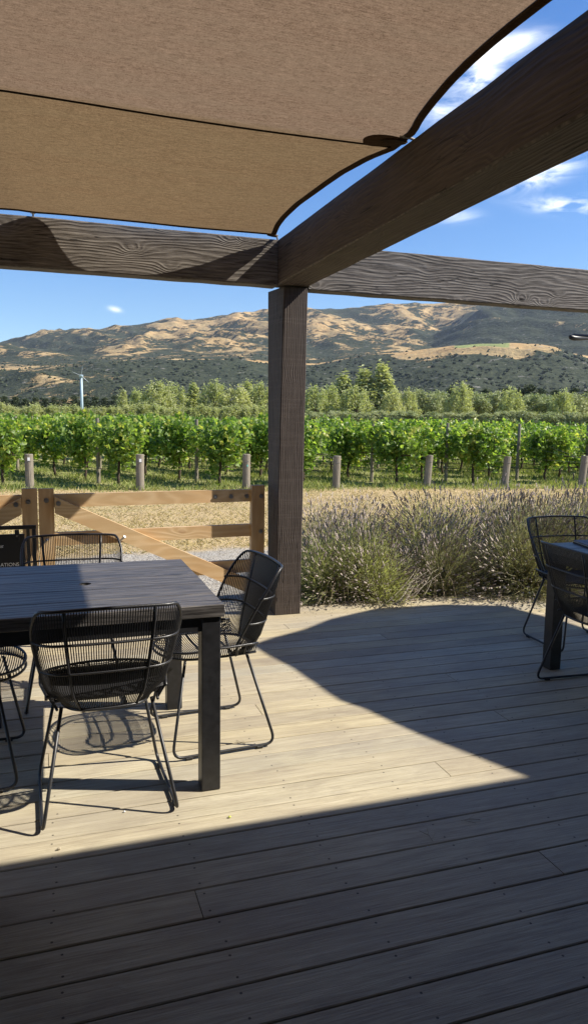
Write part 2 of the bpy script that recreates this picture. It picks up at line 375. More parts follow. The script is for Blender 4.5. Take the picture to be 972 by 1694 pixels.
M['lav_leaf'] = leaf_mat('lavender_leaf', (0.24, 0.235, 0.12), (0.56, 0.54, 0.30), 0.4, 0.7, 0.2)
M['lav_leaf_shade'] = leaf_mat('lavender_leaf_shade', (0.15, 0.145, 0.09), (0.37, 0.35, 0.22), 0.3, 0.7, 0.2)  # darker grey leaf: shade on part of the bed put into the colour
M['lav_stem'] = leaf_mat('lavender_stem', (0.30, 0.26, 0.15), (0.50, 0.44, 0.27), 0.2, 0.7, 0.2)
M['lav_flower'] = leaf_mat('lavender_spike', (0.19, 0.145, 0.145), (0.62, 0.51, 0.46), 0.1, 0.8, 0.1)
M['lav_dead'] = leaf_mat('lavender_woody', (0.16, 0.12, 0.08), (0.30, 0.24, 0.17), 0.05, 0.8, 0.1)
M['green_grass'] = leaf_mat('green_grass', (0.17, 0.20, 0.06), (0.40, 0.42, 0.16), 0.35, 0.6, 0.2, 1.0, (0.50, 0.44, 0.22))
M['dry_grass'] = leaf_mat('dry_grass', (0.44, 0.325, 0.165), (0.62, 0.48, 0.27), 0.25, 0.7, 0.2, 0.8)
M['willow'] = leaf_mat('willow_leaf', (0.36, 0.36, 0.18), (0.66, 0.65, 0.40), 0.45, 0.6, 0.2, 0.9)
M['poplar'] = leaf_mat('poplar_leaf', (0.34, 0.35, 0.18), (0.62, 0.62, 0.38), 0.45, 0.6, 0.2, 0.9)
M['pine_leaf'] = leaf_mat('pine_needles', (0.05, 0.065, 0.035), (0.11, 0.13, 0.07), 0.1, 0.7, 0.2, 0.8)
M['olive_tree'] = leaf_mat('olive_leaf', (0.30, 0.32, 0.17), (0.56, 0.57, 0.34), 0.2, 0.6, 0.2, 0.9)
M['bark'] = plain_mat('bark', (0.10, 0.075, 0.055), 0.9, var=0.4, vscale=25, bumpk=0.6, bscale=40)
M['vine_bark'] = plain_mat('vine_bark', (0.075, 0.052, 0.038), 0.9, var=0.4, vscale=40, bumpk=0.6, bscale=60)
M['round_post'] = wood_mat('grey_round_post', (0.20, 0.17, 0.13), (0.40, 0.355, 0.28), 'Z', 20, 0.85, 0.2, 0.8, 0.5, warp=1.0)
M['wire'] = plain_mat('galvanised_wire', (0.28, 0.28, 0.28), 0.5, 0.6)
M['hose'] = plain_mat('drip_hose', (0.02, 0.02, 0.02), 0.6)
M['tower'] = plain_mat('pale_tower_paint', (0.36, 0.46, 0.52), 0.5)
M['roof'] = plain_mat('roof_soffit', (0.05, 0.043, 0.037), 0.8, var=0.2)

# ---------------------------------------------------------------- ground
def ground_z(x, y):
    r = np.hypot(x, y)
    t = np.clip((y-9.0)/9.0, 0, 1); t = t*t*(3-2*t)
    z = -0.10-0.25*t
    far = np.clip((r-60)/600, 0, 1)
    return z-2.5*far
def polar_grid(rs, az):
    A, R = np.meshgrid(az, rs)
    return R*np.sin(A), R*np.cos(A)
rs = np.concatenate([[0.02], np.linspace(1, 40, 79), np.geomspace(42, 9000, 50)])
az = np.linspace(-PI, PI, 361)
X, Y = polar_grid(rs, az); Z = ground_z(X, Y)
Z += 0.012*np.sin(X*3.1+Y*2.3)*np.sin(Y*4.7-X)*(Y > 6)
nr, na = X.shape; I = np.arange(nr*na).reshape(nr, na)
Fq = np.stack([I[:-1, :-1], I[:-1, 1:], I[1:, 1:], I[1:, :-1]], -1).reshape(-1, 4)[:, ::-1]
gm = raw_mesh('ground', np.stack([X, Y, Z], -1).reshape(-1, 3), Fq, True)
mt, nt, b = new_mat('paddock_ground'); oc = objcoord(nt)
sp = nt.nodes.new('ShaderNodeSeparateXYZ'); nt.links.new(oc, sp.inputs[0])
e1 = noise(nt, oc, 1.6, 4, 0.6); e2 = noise(nt, oc, 14, 4, 0.65); e3 = noise(nt, oc, 70, 3, 0.7)
dry = ramp(nt, math_node(nt, 'ADD', math_node(nt, 'MULTIPLY', e2, 0.5), math_node(nt, 'MULTIPLY', e3, 0.5)),
           [(0.3, (0.34, 0.25, 0.14)), (0.5, (0.50, 0.375, 0.20)), (0.7, (0.60, 0.475, 0.28))])
gp = ramp(nt, noise(nt, mapping(nt, oc, (0.6, 1.6, 1)), 0.9, 4, 0.6), [(0.52, 0), (0.66, 1)])
dry = mix_rgb(nt, math_node(nt, 'MULTIPLY', gp, 0.4), dry, (0.24, 0.25, 0.10))
grn = ramp(nt, math_node(nt, 'ADD', math_node(nt, 'MULTIPLY', e2, 0.6), math_node(nt, 'MULTIPLY', e3, 0.4)),
           [(0.35, (0.17, 0.18, 0.07)), (0.55, (0.32, 0.32, 0.13)), (0.7, (0.50, 0.43, 0.24))])
vo = nt.nodes.new('ShaderNodeTexVoronoi'); nt.links.new(oc, vo.inputs['Vector']); vo.inputs['Scale'].default_value = 55
grav = ramp(nt, vo.outputs['Distance'], [(0.1, (0.60, 0.56, 0.48)), (0.5, (0.46, 0.43, 0.37)), (0.75, (0.16, 0.14, 0.12))])
grav = mix_rgb(nt, ramp(nt, e2, [(0.4, 0), (0.7, 0.5)]), grav, (0.35, 0.30, 0.22))
yy = math_node(nt, 'ADD', sp.outputs[1], math_node(nt, 'MULTIPLY', math_node(nt, 'SUBTRACT', e1, 0.5), 1.4))
mg = ramp(nt, math_node(nt, 'DIVIDE', yy, 30.0), [(0.283, 0.0), (0.292, 1.0)])
mv = ramp(nt, math_node(nt, 'DIVIDE', math_node(nt, 'ADD', yy, math_node(nt, 'MULTIPLY', sp.outputs[0], 0.12)), 30.0), [(0.625, 0.0), (0.665, 1.0)])
c = mix_rgb(nt, mv, mix_rgb(nt, mg, grav, dry), grn)
nt.links.new(c, b.inputs['Base Color']); b.inputs['Roughness'].default_value = 0.9; b.inputs['Specular IOR Level'].default_value = 0.15
bump(nt, b, math_node(nt, 'ADD', e3, e2), 0.9, 0.03)
tag(link('ground', gm, mt), kind='structure')

# ---------------------------------------------------------------- deck
PITCH = 0.14343; Y0 = 2.311          # a board edge line passes through Y0
fixed = {}
def setj(px, py): 
    p = onz(px, py); fixed.setdefault(math.floor((p[1]-Y0)/PITCH), []).append(p[0])
for q in ((329, 1495), (909, 1425), (730, 1270), (829, 1184), (478, 1040), (628, 1049), (748, 1122), (425, 1170)): setj(*q)
V = []; Fs = []; rnd = []; acr = []
kmin, kmax = math.floor((-2.6-Y0)/PITCH), math.floor((5.50-Y0)/PITCH)
nb = 0
for k in range(kmin, kmax):
    ya, yb = Y0+k*PITCH+0.0028, Y0+(k+1)*PITCH-0.0028
    js = sorted(fixed.get(k, []))
    cuts = [-5.0]
    x = -5+random.uniform(0.5, 4)
    while x < 9:
        if not any(abs(x-j) < 2.4 for j in js) and not (0.0 < x < 3.2 and k > -6): cuts.append(x)
        x += random.uniform(3.2, 4.8)
    cuts += js; cuts = sorted(cuts)+[9.0]
    for a, bb in zip(cuts[:-1], cuts[1:]):
        x0, x1 = a+0.0014, bb-0.0014; r = random.random(); zt = random.uniform(-0.0012, 0.0012)
        n = len(V); cb = 0.003
        prof = [(ya, -0.022), (ya, zt-cb), (ya+cb, zt), (yb-cb, zt), (yb, zt-cb), (yb, -0.022)]
        for xx in (x0, x1):
            for (yy_, zz_) in prof:
                V.append((xx, yy_, zz_)); rnd.append(r); acr.append(yy_-(ya+yb)/2)
        for i in range(5): Fs.append((n+i, n+6+i, n+7+i, n+1+i))
        Fs.append((n, n+1, n+2, n+3)[::1]); Fs.append((n, n+3, n+4, n+5)); Fs.append((n+9, n+8, n+7, n+6)); Fs.append((n+11, n+10, n+9, n+6))
me = raw_mesh('deck', V, np.array(Fs))
for nme, dat in (('rnd', rnd), ('across', acr)):
    at = me.attributes.new(nme, 'FLOAT', 'POINT'); at.data.foreach_set('value', np.array(dat, dtype=np.float32))
me.materials.append(M['deck'])
deck = link('deck', me); tag(deck, kind='structure')
jo = MB(); 
jo.box((-5, -2.6, -0.099), (9, 5.49, -0.04))
tag(jo.build('deck_underframe', plain_mat('dark_joists', (0.03, 0.024, 0.018), 0.9)), kind='structure')

# ---------------------------------------------------------------- pergola
PY = 5.26
def timber(name, a, bx, mat, label, nseg=14, wob=0.0025, cat='beam', long=0):
    """beam with slightly waney arrises, origin at its low corner"""
    a = np.array(a, float); bx = np.array(bx, float); L = bx[long]-a[long]
    o1, o2 = [i for i in range(3) if i != long]
    mb = MB(); V = []; n = max(2, int(L/0.18)); c = 0.006
    for i in range(n+1):
        t = a[long]+L*i/n; c = 0.005+0.003*random.random(); j = [random.uniform(-wob, wob) for _ in range(8)]
        lo1, hi1, lo2, hi2 = a[o1], bx[o1], a[o2], bx[o2]
        ring = [(lo1+c, lo2+j[0]), (hi1-c, lo2+j[0]), (hi1+j[1], lo2+c), (hi1+j[1], hi2-c), (hi1-c, hi2+j[2]), (lo1+c, hi2+j[2]), (lo1+j[3], hi2-c), (lo1+j[3], lo2+c)]
        for p, q in ring:
            v = [0, 0, 0]; v[long] = t; v[o1] = p; v[o2] = q; V.append(np.array(v)-a)
    Fs = []
    for i in range(n):
        for k in range(8):
            f = (i*8+k, i*8+(k+1) % 8, (i+1)*8+(k+1) % 8, (i+1)*8+k); Fs.append(f if long != 1 else f[::-1])
    Fs += [tuple(range(8)), tuple(n*8+k for k in range(8))]
    mb.add(V, Fs)
    me = mb.mesh(name)
    import bmesh
    bm = bmesh.new(); bm.from_mesh(me); bmesh.ops.recalc_face_normals(bm, faces=bm.faces); bm.to_mesh(me); bm.free()
    me.materials.clear(); me.materials.append(mat); me.materials.append(M['worn_edge'])
    for p_ in me.polygons:
        nn_ = sorted(abs(c_) for c_ in p_.normal)
        if nn_[1] > 0.3 and len(p_.vertices) == 4: p_.material_index = 1
    o = link(name, me, None, None, tuple(a)); return tag(o, label, cat)
timber('pergola_beam', (-4.2, PY, 2.458), (1.633, PY+0.14, 2.778), M['beamX'], 'dark stained timber beam running left from the post under the sail edge')
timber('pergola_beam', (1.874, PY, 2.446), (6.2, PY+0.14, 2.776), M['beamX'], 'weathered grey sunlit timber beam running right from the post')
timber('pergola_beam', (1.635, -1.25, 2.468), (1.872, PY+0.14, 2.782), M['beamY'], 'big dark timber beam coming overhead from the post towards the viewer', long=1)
# main post, slightly leaning, hand-set corners
def post(name, base, top, label, z1=2.45):
    mb = MB(); n = 12; V = []
    for i in range(n+1):
        t = i/n; c = 0.007; ring = []
        P = [np.array(base[k])*(1-t)+np.array(top[k])*t for k in range(4)]
        ctr = sum(P)/4
        for k in range(4):
            for nb_ in (P[k-1], P[(k+1) % 4]):
                d = nb_-P[k]; d = d/np.linalg.norm(d); ring.append(P[k]+d*c)
        for p in ring: V.append((p[0]+random.uniform(-.0012, .0012), p[1], z1*t))
    V = np.array(V); org = np.array([base[0][0], base[0][1], 0.002]); V[:, :2] -= org[:2]; V[:, 2] = V[:, 2]
    Fs = [(i*8+k, i*8+(k+1) % 8, (i+1)*8+(k+1) % 8, (i+1)*8+k) for i in range(n) for k in range(8)]
    Fs += [tuple(range(8))[::-1], tuple(n*8+k for k in range(8))]
    mb.add(V, Fs); me = mb.mesh(name); return tag(link(name, me, M['post'], None, tuple(org)), label, 'post')
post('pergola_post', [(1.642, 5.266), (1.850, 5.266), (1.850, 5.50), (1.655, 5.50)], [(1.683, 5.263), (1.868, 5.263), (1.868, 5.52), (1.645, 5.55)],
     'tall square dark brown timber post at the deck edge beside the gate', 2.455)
post('pergola_post', [(5.35, 5.28), (5.55, 5.28), (5.55, 5.48), (5.35, 5.48)], [(5.35, 5.28), (5.55, 5.28), (5.55, 5.48), (5.35, 5.48)],
     'far right timber post past the lavender, out of the picture', 2.444)
# metal plate at the beam end underside near the post
# bracket arm that pokes in below the right beam
br = thing('bracket_arm', 'black tubular bracket arm with blunt end poking in below the right beam', 'bracket', (5.345, 5.33, 2.25))
MB().tube([(0, 0, 0), (-0.5, -0.03, 0.0), (-1.10, -0.06, -0.015)], 0.014, 10).build('tube', plain_mat('grey_tube', (0.10, 0.10, 0.10), 0.4), br, smooth=True)
MB().tube([(-0.9, -0.05, -0.033), (-1.09, -0.06, -0.037), (-1.125, -0.062, -0.03), (-1.14, -0.063, -0.022)], [0.012, 0.022, 0.02, 0.009], 10).build('end_cap', M['black_steel'], br, smooth=True)

# ---------------------------------------------------------------- shade sails
def sail(name, label, right, back, left_x, front_y, seams):
    """right: list (x,y,z) from back corner to front; back: list (x,y,z) from back corner to left"""
    right = np.array(right); back = np.array(back)
    def interp(P, n):
        s = np.concatenate([[0], np.cumsum(np.linalg.norm(np.diff(P, axis=0), axis=1))]); s /= s[-1]
        t = np.linspace(0, 1, n); return np.stack([np.interp(t, s, P[:, i]) for i in range(3)], 1)
    nu, nv = 90, 110
    Bk = interp(back, nu); Rt = interp(right, nv)
    # coons-like patch: P(u,v) = back(u) + right(v) - corner, with the scallops fading inwards
    corner = right[0]
    U = np.linspace(0, 1, nu); Vv = np.linspace(0, 1, nv)
    bl = corner+(back[-1]-corner)*U[:, None]; rl = corner+(right[-1]-corner)*Vv[:, None]
    G = np.zeros((nu, nv, 3))
    for i in range(nu):
        for j in range(nv):
            fb = math.exp(-Vv[j]*7.0); fr = math.exp(-U[i]*6.0)
            base = corner+(back[-1]-corner)*U[i]+(right[-1]-corner)*Vv[j]
            G[i, j] = base+(Bk[i]-bl[i])*fb+(Rt[j]-rl[j])*fr
            G[i, j, 2] += -0.03*math.sin(PI*min(1, U[i]*3))*math.sin(PI*min(1, Vv[j]*3))*0.3
    I = np.arange(nu*nv).reshape(nu, nv)
    Fq = np.stack([I[:-1, :-1], I[:-1, 1:], I[1:, 1:], I[1:, :-1]], -1).reshape(-1, 4)
    P = G.reshape(-1, 3); org = corner
    me = raw_mesh('canopy', P-org, Fq, True)
    pan = np.array([1.0 if p[1] > seams[0] else 0.0 for p in P], dtype=np.float32)
    for nme, dat in (('layer', np.zeros(len(P), np.float32)), ('panel', pan)):
        at = me.attributes.new(nme, 'FLOAT', 'POINT'); at.data.foreach_set('value', dat)
    me.materials.append(M['sail'])
    root = thing(name, label, 'shade sail', tuple(org))
    cn = link('canopy', me, None, root)
    # hem: doubled cloth strip just below the edge
    hm = MB()
    for E, inner in ((G[:, 0], G[:, 3]), (G[0, :], G[3, :])):
        a = E-org; d = inner-E; d /= np.linalg.norm(d, axis=1)[:, None]
        wdt = 0.034 if E is not None and abs(E[-1][1]-E[0][1]) > 2 else 0.018
        bq = a+d*wdt
        Vv_ = np.concatenate([a+[0, 0, 0.004], bq+[0, 0, 0.004], a-[0, 0, 0.007], bq-[0, 0, 0.007]]); n = len(a)
        Fs = []
        for i in range(n-1):
            Fs += [(i, i+1, n+i+1, n+i), (2*n+i, 3*n+i, 3*n+i+1, 2*n+i+1), (i, 2*n+i, 2*n+i+1, i+1), (n+i, n+i+1, 3*n+i+1, 3*n+i)]
        hm.add(Vv_, Fs)
    me2 = hm.mesh('hem'); 
    for nme, val in (('layer', 0.40), ('panel', 0.0)):
        at = me2.attributes.new(nme, 'FLOAT', 'POINT'); at.data.foreach_set('value', np.full(len(me2.vertices), val, np.float32))
    me2.materials.append(M['sail']); link('hem', me2, None, root)
    for sy in seams:
        pts = []
        for i in range(nu):
            yy_ = G[i, :, 1]; j = int(np.argmin(abs(yy_-sy))); 
            pts.append((G[i, j, 0], sy+0.012*U[i], G[i, j, 2]-0.006))
        pts = np.array(pts)-org; s_ = MB(); n = nu
        Vv_ = np.concatenate([pts+[0, -0.006, 0], pts+[0, 0.006, 0], pts+[0, 0.006, 0.004], pts+[0, -0.006, 0.004]])
        Fs = []
        for i in range(n-1):
            for k in range(4): Fs.append((k*n+i, k*n+i+1, ((k+1) % 4)*n+i+1, ((k+1) % 4)*n+i))
        s_.add(Vv_, Fs); me3 = s_.mesh('seam')
        for nme, val in (('layer', 1.0), ('panel', 0.0)):
            at = me3.attributes.new(nme, 'FLOAT', 'POINT'); at.data.foreach_set('value', np.full(len(me3.vertices), val, np.float32))
        me3.materials.append(M['sail']); link('seam', me3, None, root)
    return root, G, org
ZR = 2.80
rt = [tuple(ony(456, 388, 5.235))]
for (px, py) in ((463, 372), (473, 359), (495, 338), (520, 320), (545, 302), (570, 285), (592, 273), (612, 262), (632, 254), (655, 245)):
    rt.append(tuple(onz(px, py, ZR)))
rt.append((1.632, 3.225, ZR))
for (px, py) in ((688, 219), (700, 196), (720, 170), (750, 135), (780, 105), (815, 74), (850, 45), (908, 0)):
    rt.append(tuple(onz(px, py, ZR)))
rt += [(1.54, 1.75, ZR), (1.60, 1.42, ZR), (1.635, 1.25, ZR), (1.60, 1.1, ZR), (1.54, 0.7, ZR), (1.52, 0.25, ZR), (1.56, -0.3, ZR), (1.62, -0.62, ZR), (1.56, -1.1, ZR), (1.62, -2.2, ZR)]
bk = [rt[0]]
for px, py, yy_ in ((430, 385.5, 5.215), (400, 383, 5.185), (350, 379, 5.155), (300, 374.5, 5.14), (250, 369, 5.14), (200, 364, 5.155), (150, 359, 5.19), (115, 355.5, 5.22), (85, 353, 5.24), (55, 351, 5.25), (30, 347, 5.23), (0, 345, 5.20)):
    bk.append(tuple(ony(px, py, yy_)))
bk += [(-0.6, 5.15, 2.78), (-1.1, 5.14, 2.78), (-1.5, 5.20, 2.79), (-1.75, 5.25, 2.80), (-2.2, 5.16, 2.78), (-2.9, 5.15, 2.78), (-3.5, 5.25, 2.80)]
sroot, G, sorg = sail('shade_sail', 'big brown shade sail with dark seam and hem stretched overhead between the beams', rt, bk, -3.5, -2.2, [3.375, 1.45, -0.4])
# reinforcing patch and shackle at the middle tie, small one at the corner
def patch(ctr, tipdir, w_, l_):
    n = 22; V = []; ctr = np.array(ctr); t = np.array([*tipdir, 0.0]); t /= np.linalg.norm(t); s_ = np.array([-t[1], t[0], 0])
    for k in range(n):
        a = 2*PI*k/n; V.append(ctr+t*(math.cos(a)*l_)+s_*(math.sin(a)*w_*(0.75+0.25*math.cos(a)))-sorg)
    V = np.array(V); mb = MB(); mb.add(np.concatenate([V, V-[0, 0, 0.006]]), [tuple(range(n)), tuple(range(n, 2*n))[::-1]]+[(k, n+k, n+(k+1) % n, (k+1) % n) for k in range(n)])
    me = mb.mesh('corner_patch')
    for nme, val in (('layer', 0.15), ('panel', 0.0)):
        at = me.attributes.new(nme, 'FLOAT', 'POINT'); at.data.foreach_set('value', np.full(len(me.vertices), val, np.float32))
    me.materials.append(M['sail']); return link('corner_patch', me, None, sroot)
patch((1.535, 3.29, ZR-0.010), (-1, 0.25), 0.085, 0.105)
patch((1.57, 3.275, ZR-0.017), (-1, 0.25), 0.05, 0.06)
patch((rt[0][0]-0.035, rt[0][1]-0.035, rt[0][2]-0.014), (-0.8, -0.6), 0.035, 0.05)
for p, q in (((1.585, 3.24, ZR-0.004), (1.66, 3.225, 2.785)), (rt[0], (rt[0][0]+0.03, 5.285, 2.785)), (bk[10], (bk[10][0], 5.285, 2.785))):
    mb = MB(); mb.tube([np.array(p)-sorg, (np.array(p)+np.array(q))/2-sorg+[0, 0, .004], np.array(q)-sorg], 0.006, 6)
    for k in range(1): 
        a = np.linspace(0, 2*PI, 13); c_ = np.array(p)*0.8+np.array(q)*0.2-sorg
        mb.tube([c_+np.array([0.014*math.cos(t), 0.014*math.sin(t), 0.0]) for t in a], 0.003, 5)
    mb.build('tie', M['rope'], sroot, smooth=True)
# neighbouring sail over the right bay (outside the picture, its shadow lies on the deck)
edge = [(416, 1067), (450, 1088), (480, 1103), (520, 1131), (560, 1159), (600, 1172), (650, 1196), (700, 1218), (800, 1257), (895, 1295)]
up = [(416, 1067), (450, 1055), (500, 1042), (545, 1024)]
Z2 = 2.95; SH = np.array([1.015*Z2, -0.35*Z2])
poly = []
for q in edge[::-1]:
    p = onz(*q); poly.append((p[0]+SH[0], p[1]+SH[1], Z2))
poly = [(poly[0][0]+0.9, poly[0][1]-1.6, Z2)]+poly
for q in up[1:]:
    p = onz(*q); poly.append((p[0]+SH[0], p[1]+SH[1], Z2))
for p in ((2.5, 5.26), (3.1, 5.22), (3.55, 5.05), (3.72, 4.45), (3.85, 3.6), (4.0, 2.6), (4.6, 1.0)):
    poly.append((p[0]+SH[0], p[1]+SH[1], Z2))
n = len(poly); mb = MB(); P0 = np.array(poly); og = P0[n//2].copy()
mb.add(np.concatenate([P0-og, P0-og-[0, 0, 0.004]]), [tuple(range(n)), tuple(range(n, 2*n))[::-1]]+[(k, n+k, n+(k+1) % n, (k+1) % n) for k in range(n)])
me = mb.mesh('shade_sail')
for nme, val in (('layer', 0.0), ('panel', 0.0)):
    at = me.attributes.new(nme, 'FLOAT', 'POINT'); at.data.foreach_set('value', np.full(len(me.vertices), val, np.float32))
me.materials.append(M['sail']); tag(link('shade_sail', me, None, None, tuple(og)), 'neighbouring shade sail over the right bay, out of the picture', 'shade sail')
# veranda roof behind the viewer: eave throws the near shadow, added width cuts skylight
ZV = 2.9; ye = 2.444-0.35*ZV
vr = thing('veranda_roof', 'unseen veranda roof behind the viewer, widened to darken the near deck', 'roof', (-6, -4, ZV-0.0))
MB().box((0, 0, 0), (18, ye+4, 0.16)).build('roof_deck', M['roof'], vr)
bw = thing('building_shade_wall', 'dark walls around the viewer, partly added to cut sky light, out of the picture', 'wall', (-5, -1.3, -0.1))
MB().box((0, -0.2, 0.101), (14, 0, 2.96)).build('wall_face', plain_mat('dark_cladding', (0.05, 0.046, 0.043), 0.9, var=0.2), bw)  # rear wall added to cut skylight on the near deck
MB().box((4.6, 0.001, 0.101), (4.812, 3.62, 2.96)).build('corner_wall', bpy.data.materials['dark_cladding'], bw)
MB().box((8.6, 0.001, 0.101), (8.84, 2.2, 2.96)).build('corner_wall', bpy.data.materials['dark_cladding'], bw)  # unseen right wall, added to darken the near deck

# ---------------------------------------------------------------- chairs
def clamp01(t): return max(0.0, min(1.0, t))
ZB = 0.432
def shell_pt(s, z):
    """U-shaped plan: flat back, rounded corners, short forward wings; s runs -1..1 by arc length"""
    t = (z-ZB)/0.42
    wd = 0.158+0.112*min(1.0, max(0.0, t)*1.3)**0.38
    yb = -0.178-0.112*t
    D = 0.115+0.03*clamp01(t); r = min(0.085, wd*0.5)
    L1, L2, L3 = wd-r, r*PI/2, D-r
    a = abs(s)*(L1+L2+L3)
    if a < L1: x, y = a, 0.0
    elif a < L1+L2:
        q = (a-L1)/r; x, y = L1+r*math.sin(q), r*(1-math.cos(q))
    else: x, y = wd, r+(a-L1-L2)
    y += 0.022*(x/wd)**2-0.006
    return np.array([math.copysign(x, s), yb+y, z])
def ztop(s):
    a = abs(s)
    if a < 0.62: return 0.836-0.006*(a/0.62)**2
    t = (a-0.62)/0.38
    return 0.830-0.340*(t**1.7)
def make_chair():
    root = thing('wire_chair', '', 'chair')
    sg = np.linspace(-1, 1, 61)
    rim = [shell_pt(s, ztop(s)) for s in sg]
    # the rim drops at the wing ends onto the seat ring
    endR = shell_pt(1, 0.49); endL = shell_pt(-1, 0.49)
    fr = MB()
    fr.tube([*( [np.array([endL[0], endL[1], 0.44])] ), *rim, np.array([endR[0], endR[1], 0.44])], 0.0065, 7)
    for zz, lim in ((0.585, 0.955), (0.70, 0.87)):
        ss = [s for s in np.linspace(-lim, lim, 33)]
        fr.tube([shell_pt(s, zz)+np.array([0, 0, 0.0]) for s in ss], 0.0052, 6)
    fr.tube([shell_pt(s, ZB) for s in np.linspace(-1, 1, 31)], 0.0065, 6)
    for s in (-0.42, 0.42):
        fr.tube([shell_pt(s*(1), z) for z in np.linspace(ZB, ztop(s), 8)], 0.0055, 6)
    fr.build('backrest_frame', M['rim'], root, smooth=True)
    cd = MB()
    N = 82
    for k in range(N):
        s = -0.985+1.97*k/(N-1); zt = ztop(s)
        zs = np.linspace(ZB, zt, 6 if abs(s) < .9 else 3)
        cd.tube([shell_pt(s, z) for z in zs], 0.0021, 4, cap=False)
    cd.build('backrest', M['cord'], root, smooth=True)
    # seat ring and sagging cords
    def ring_x(y, up):
        w0 = 0.235 if up else 0.20
        if y > 0.08: 
            t = (y-0.08)/0.19; return w0*math.sqrt(max(0.0, 1-t**2.6))
        return w0*(1-0.10*clamp01((-y-0.02)/0.16))
    st = MB()
    ys = np.linspace(-0.155, 0.268, 46)
    for y in ys:
        xu, xl = ring_x(y, True), ring_x(y, False)
        if xu < 0.02: continue
        sag = 0.026*(xu/0.235)
        zf = 0.488-0.022*clamp01((y-0.05)/0.2)
        pts = [(-xl, y, 0.437), (-xu, y, zf)]+[(x, y, zf-sag*(1-(x/xu)**2)) for x in np.linspace(-xu, xu, 9)[1:-1]]+[(xu, y, zf), (xl, y, 0.437)]
        st.tube(pts, 0.0023, 4, cap=False)
    st.build('seat', M['cord'], root, smooth=True)
    sr = MB()
    for upf, zz in ((True, 0.488), (False, 0.437)):
        yr = np.concatenate([np.linspace(-0.16, 0.08, 6), 0.08+0.19*np.sin(np.linspace(0.12, PI/2, 12))])
        R_ = [(ring_x(y, upf), y, zz-(0.022*clamp01((y-0.05)/0.2) if upf else 0)) for y in yr]
        full = R_+[(-a, b_, c_) for a, b_, c_ in R_[::-1]]
        sr.tube(full, 0.0058, 6)
    for y, x in ((-0.10, 1), (-0.10, -1), (0.08, 1), (0.08, -1)):
        sr.tube([(x*ring_x(y, False), y, 0.437), (x*ring_x(y, True), y, 0.488)], 0.005, 6)
    for y in (-0.06, 0.07):
        sr.tube([(-ring_x(y, False), y, 0.433), (0, y, 0.428), (ring_x(y, False), y, 0.433)], 0.0055, 6)
    sr.build('seat_frame', M['rim'], root, smooth=True)
    for sx in (-1, 1):
        lg = MB()
        pth = smooth_path([(sx*0.165, -0.12, 0.432), (sx*0.245, -0.238, 0.012), (sx*0.245, 0.245, 0.012), (sx*0.165, 0.165, 0.432)], 0.055, 6)
        lg.tube(pth, 0.0068, 8); l_ = lg.build('leg', M['black_steel'], root, smooth=True)
        for yy_ in (-0.16, 0.17):
            MB().box((sx*0.245-0.009, yy_-0.016, 0.0), (sx*0.245+0.009, yy_+0.016, 0.012), 0.002).build('glide', M['rubber'], l_)
    return root
ch0 = make_chair(); first = True
GA = 'black cord chairs around the near table'; GB = 'black cord chairs around the right table'
def put_chair(x, y, rz, label, group):
    global first
    o = ch0 if first else copy_tree(ch0); first = False
    o.location = (x, y, 0.001); o.rotation_euler = (0, 0, math.radians(rz)); o['label'] = label; o['group'] = group
put_chair(0.197, 2.865, 1.5, 'black cord chair with its back to the viewer, nearest in front of the near table', GA)
put_chair(0.722, 3.325, 94, 'black cord chair at the right end of the near table before the post', GA)
put_chair(0.128, 3.985, 179, 'black cord chair behind the near table, only its curved back top showing before the gate', GA)
put_chair(-0.368, 3.255, -92, 'black cord chair at the left end of the near table, cut off at the edge', GA)
put_chair(2.905, 3.215, -93, 'dark cord chair side on to the right table, nearer of the two there', GB)
put_chair(3.42, 4.06, 176, 'black cord chair on the far side of the right table, seen against the lavender', GB)

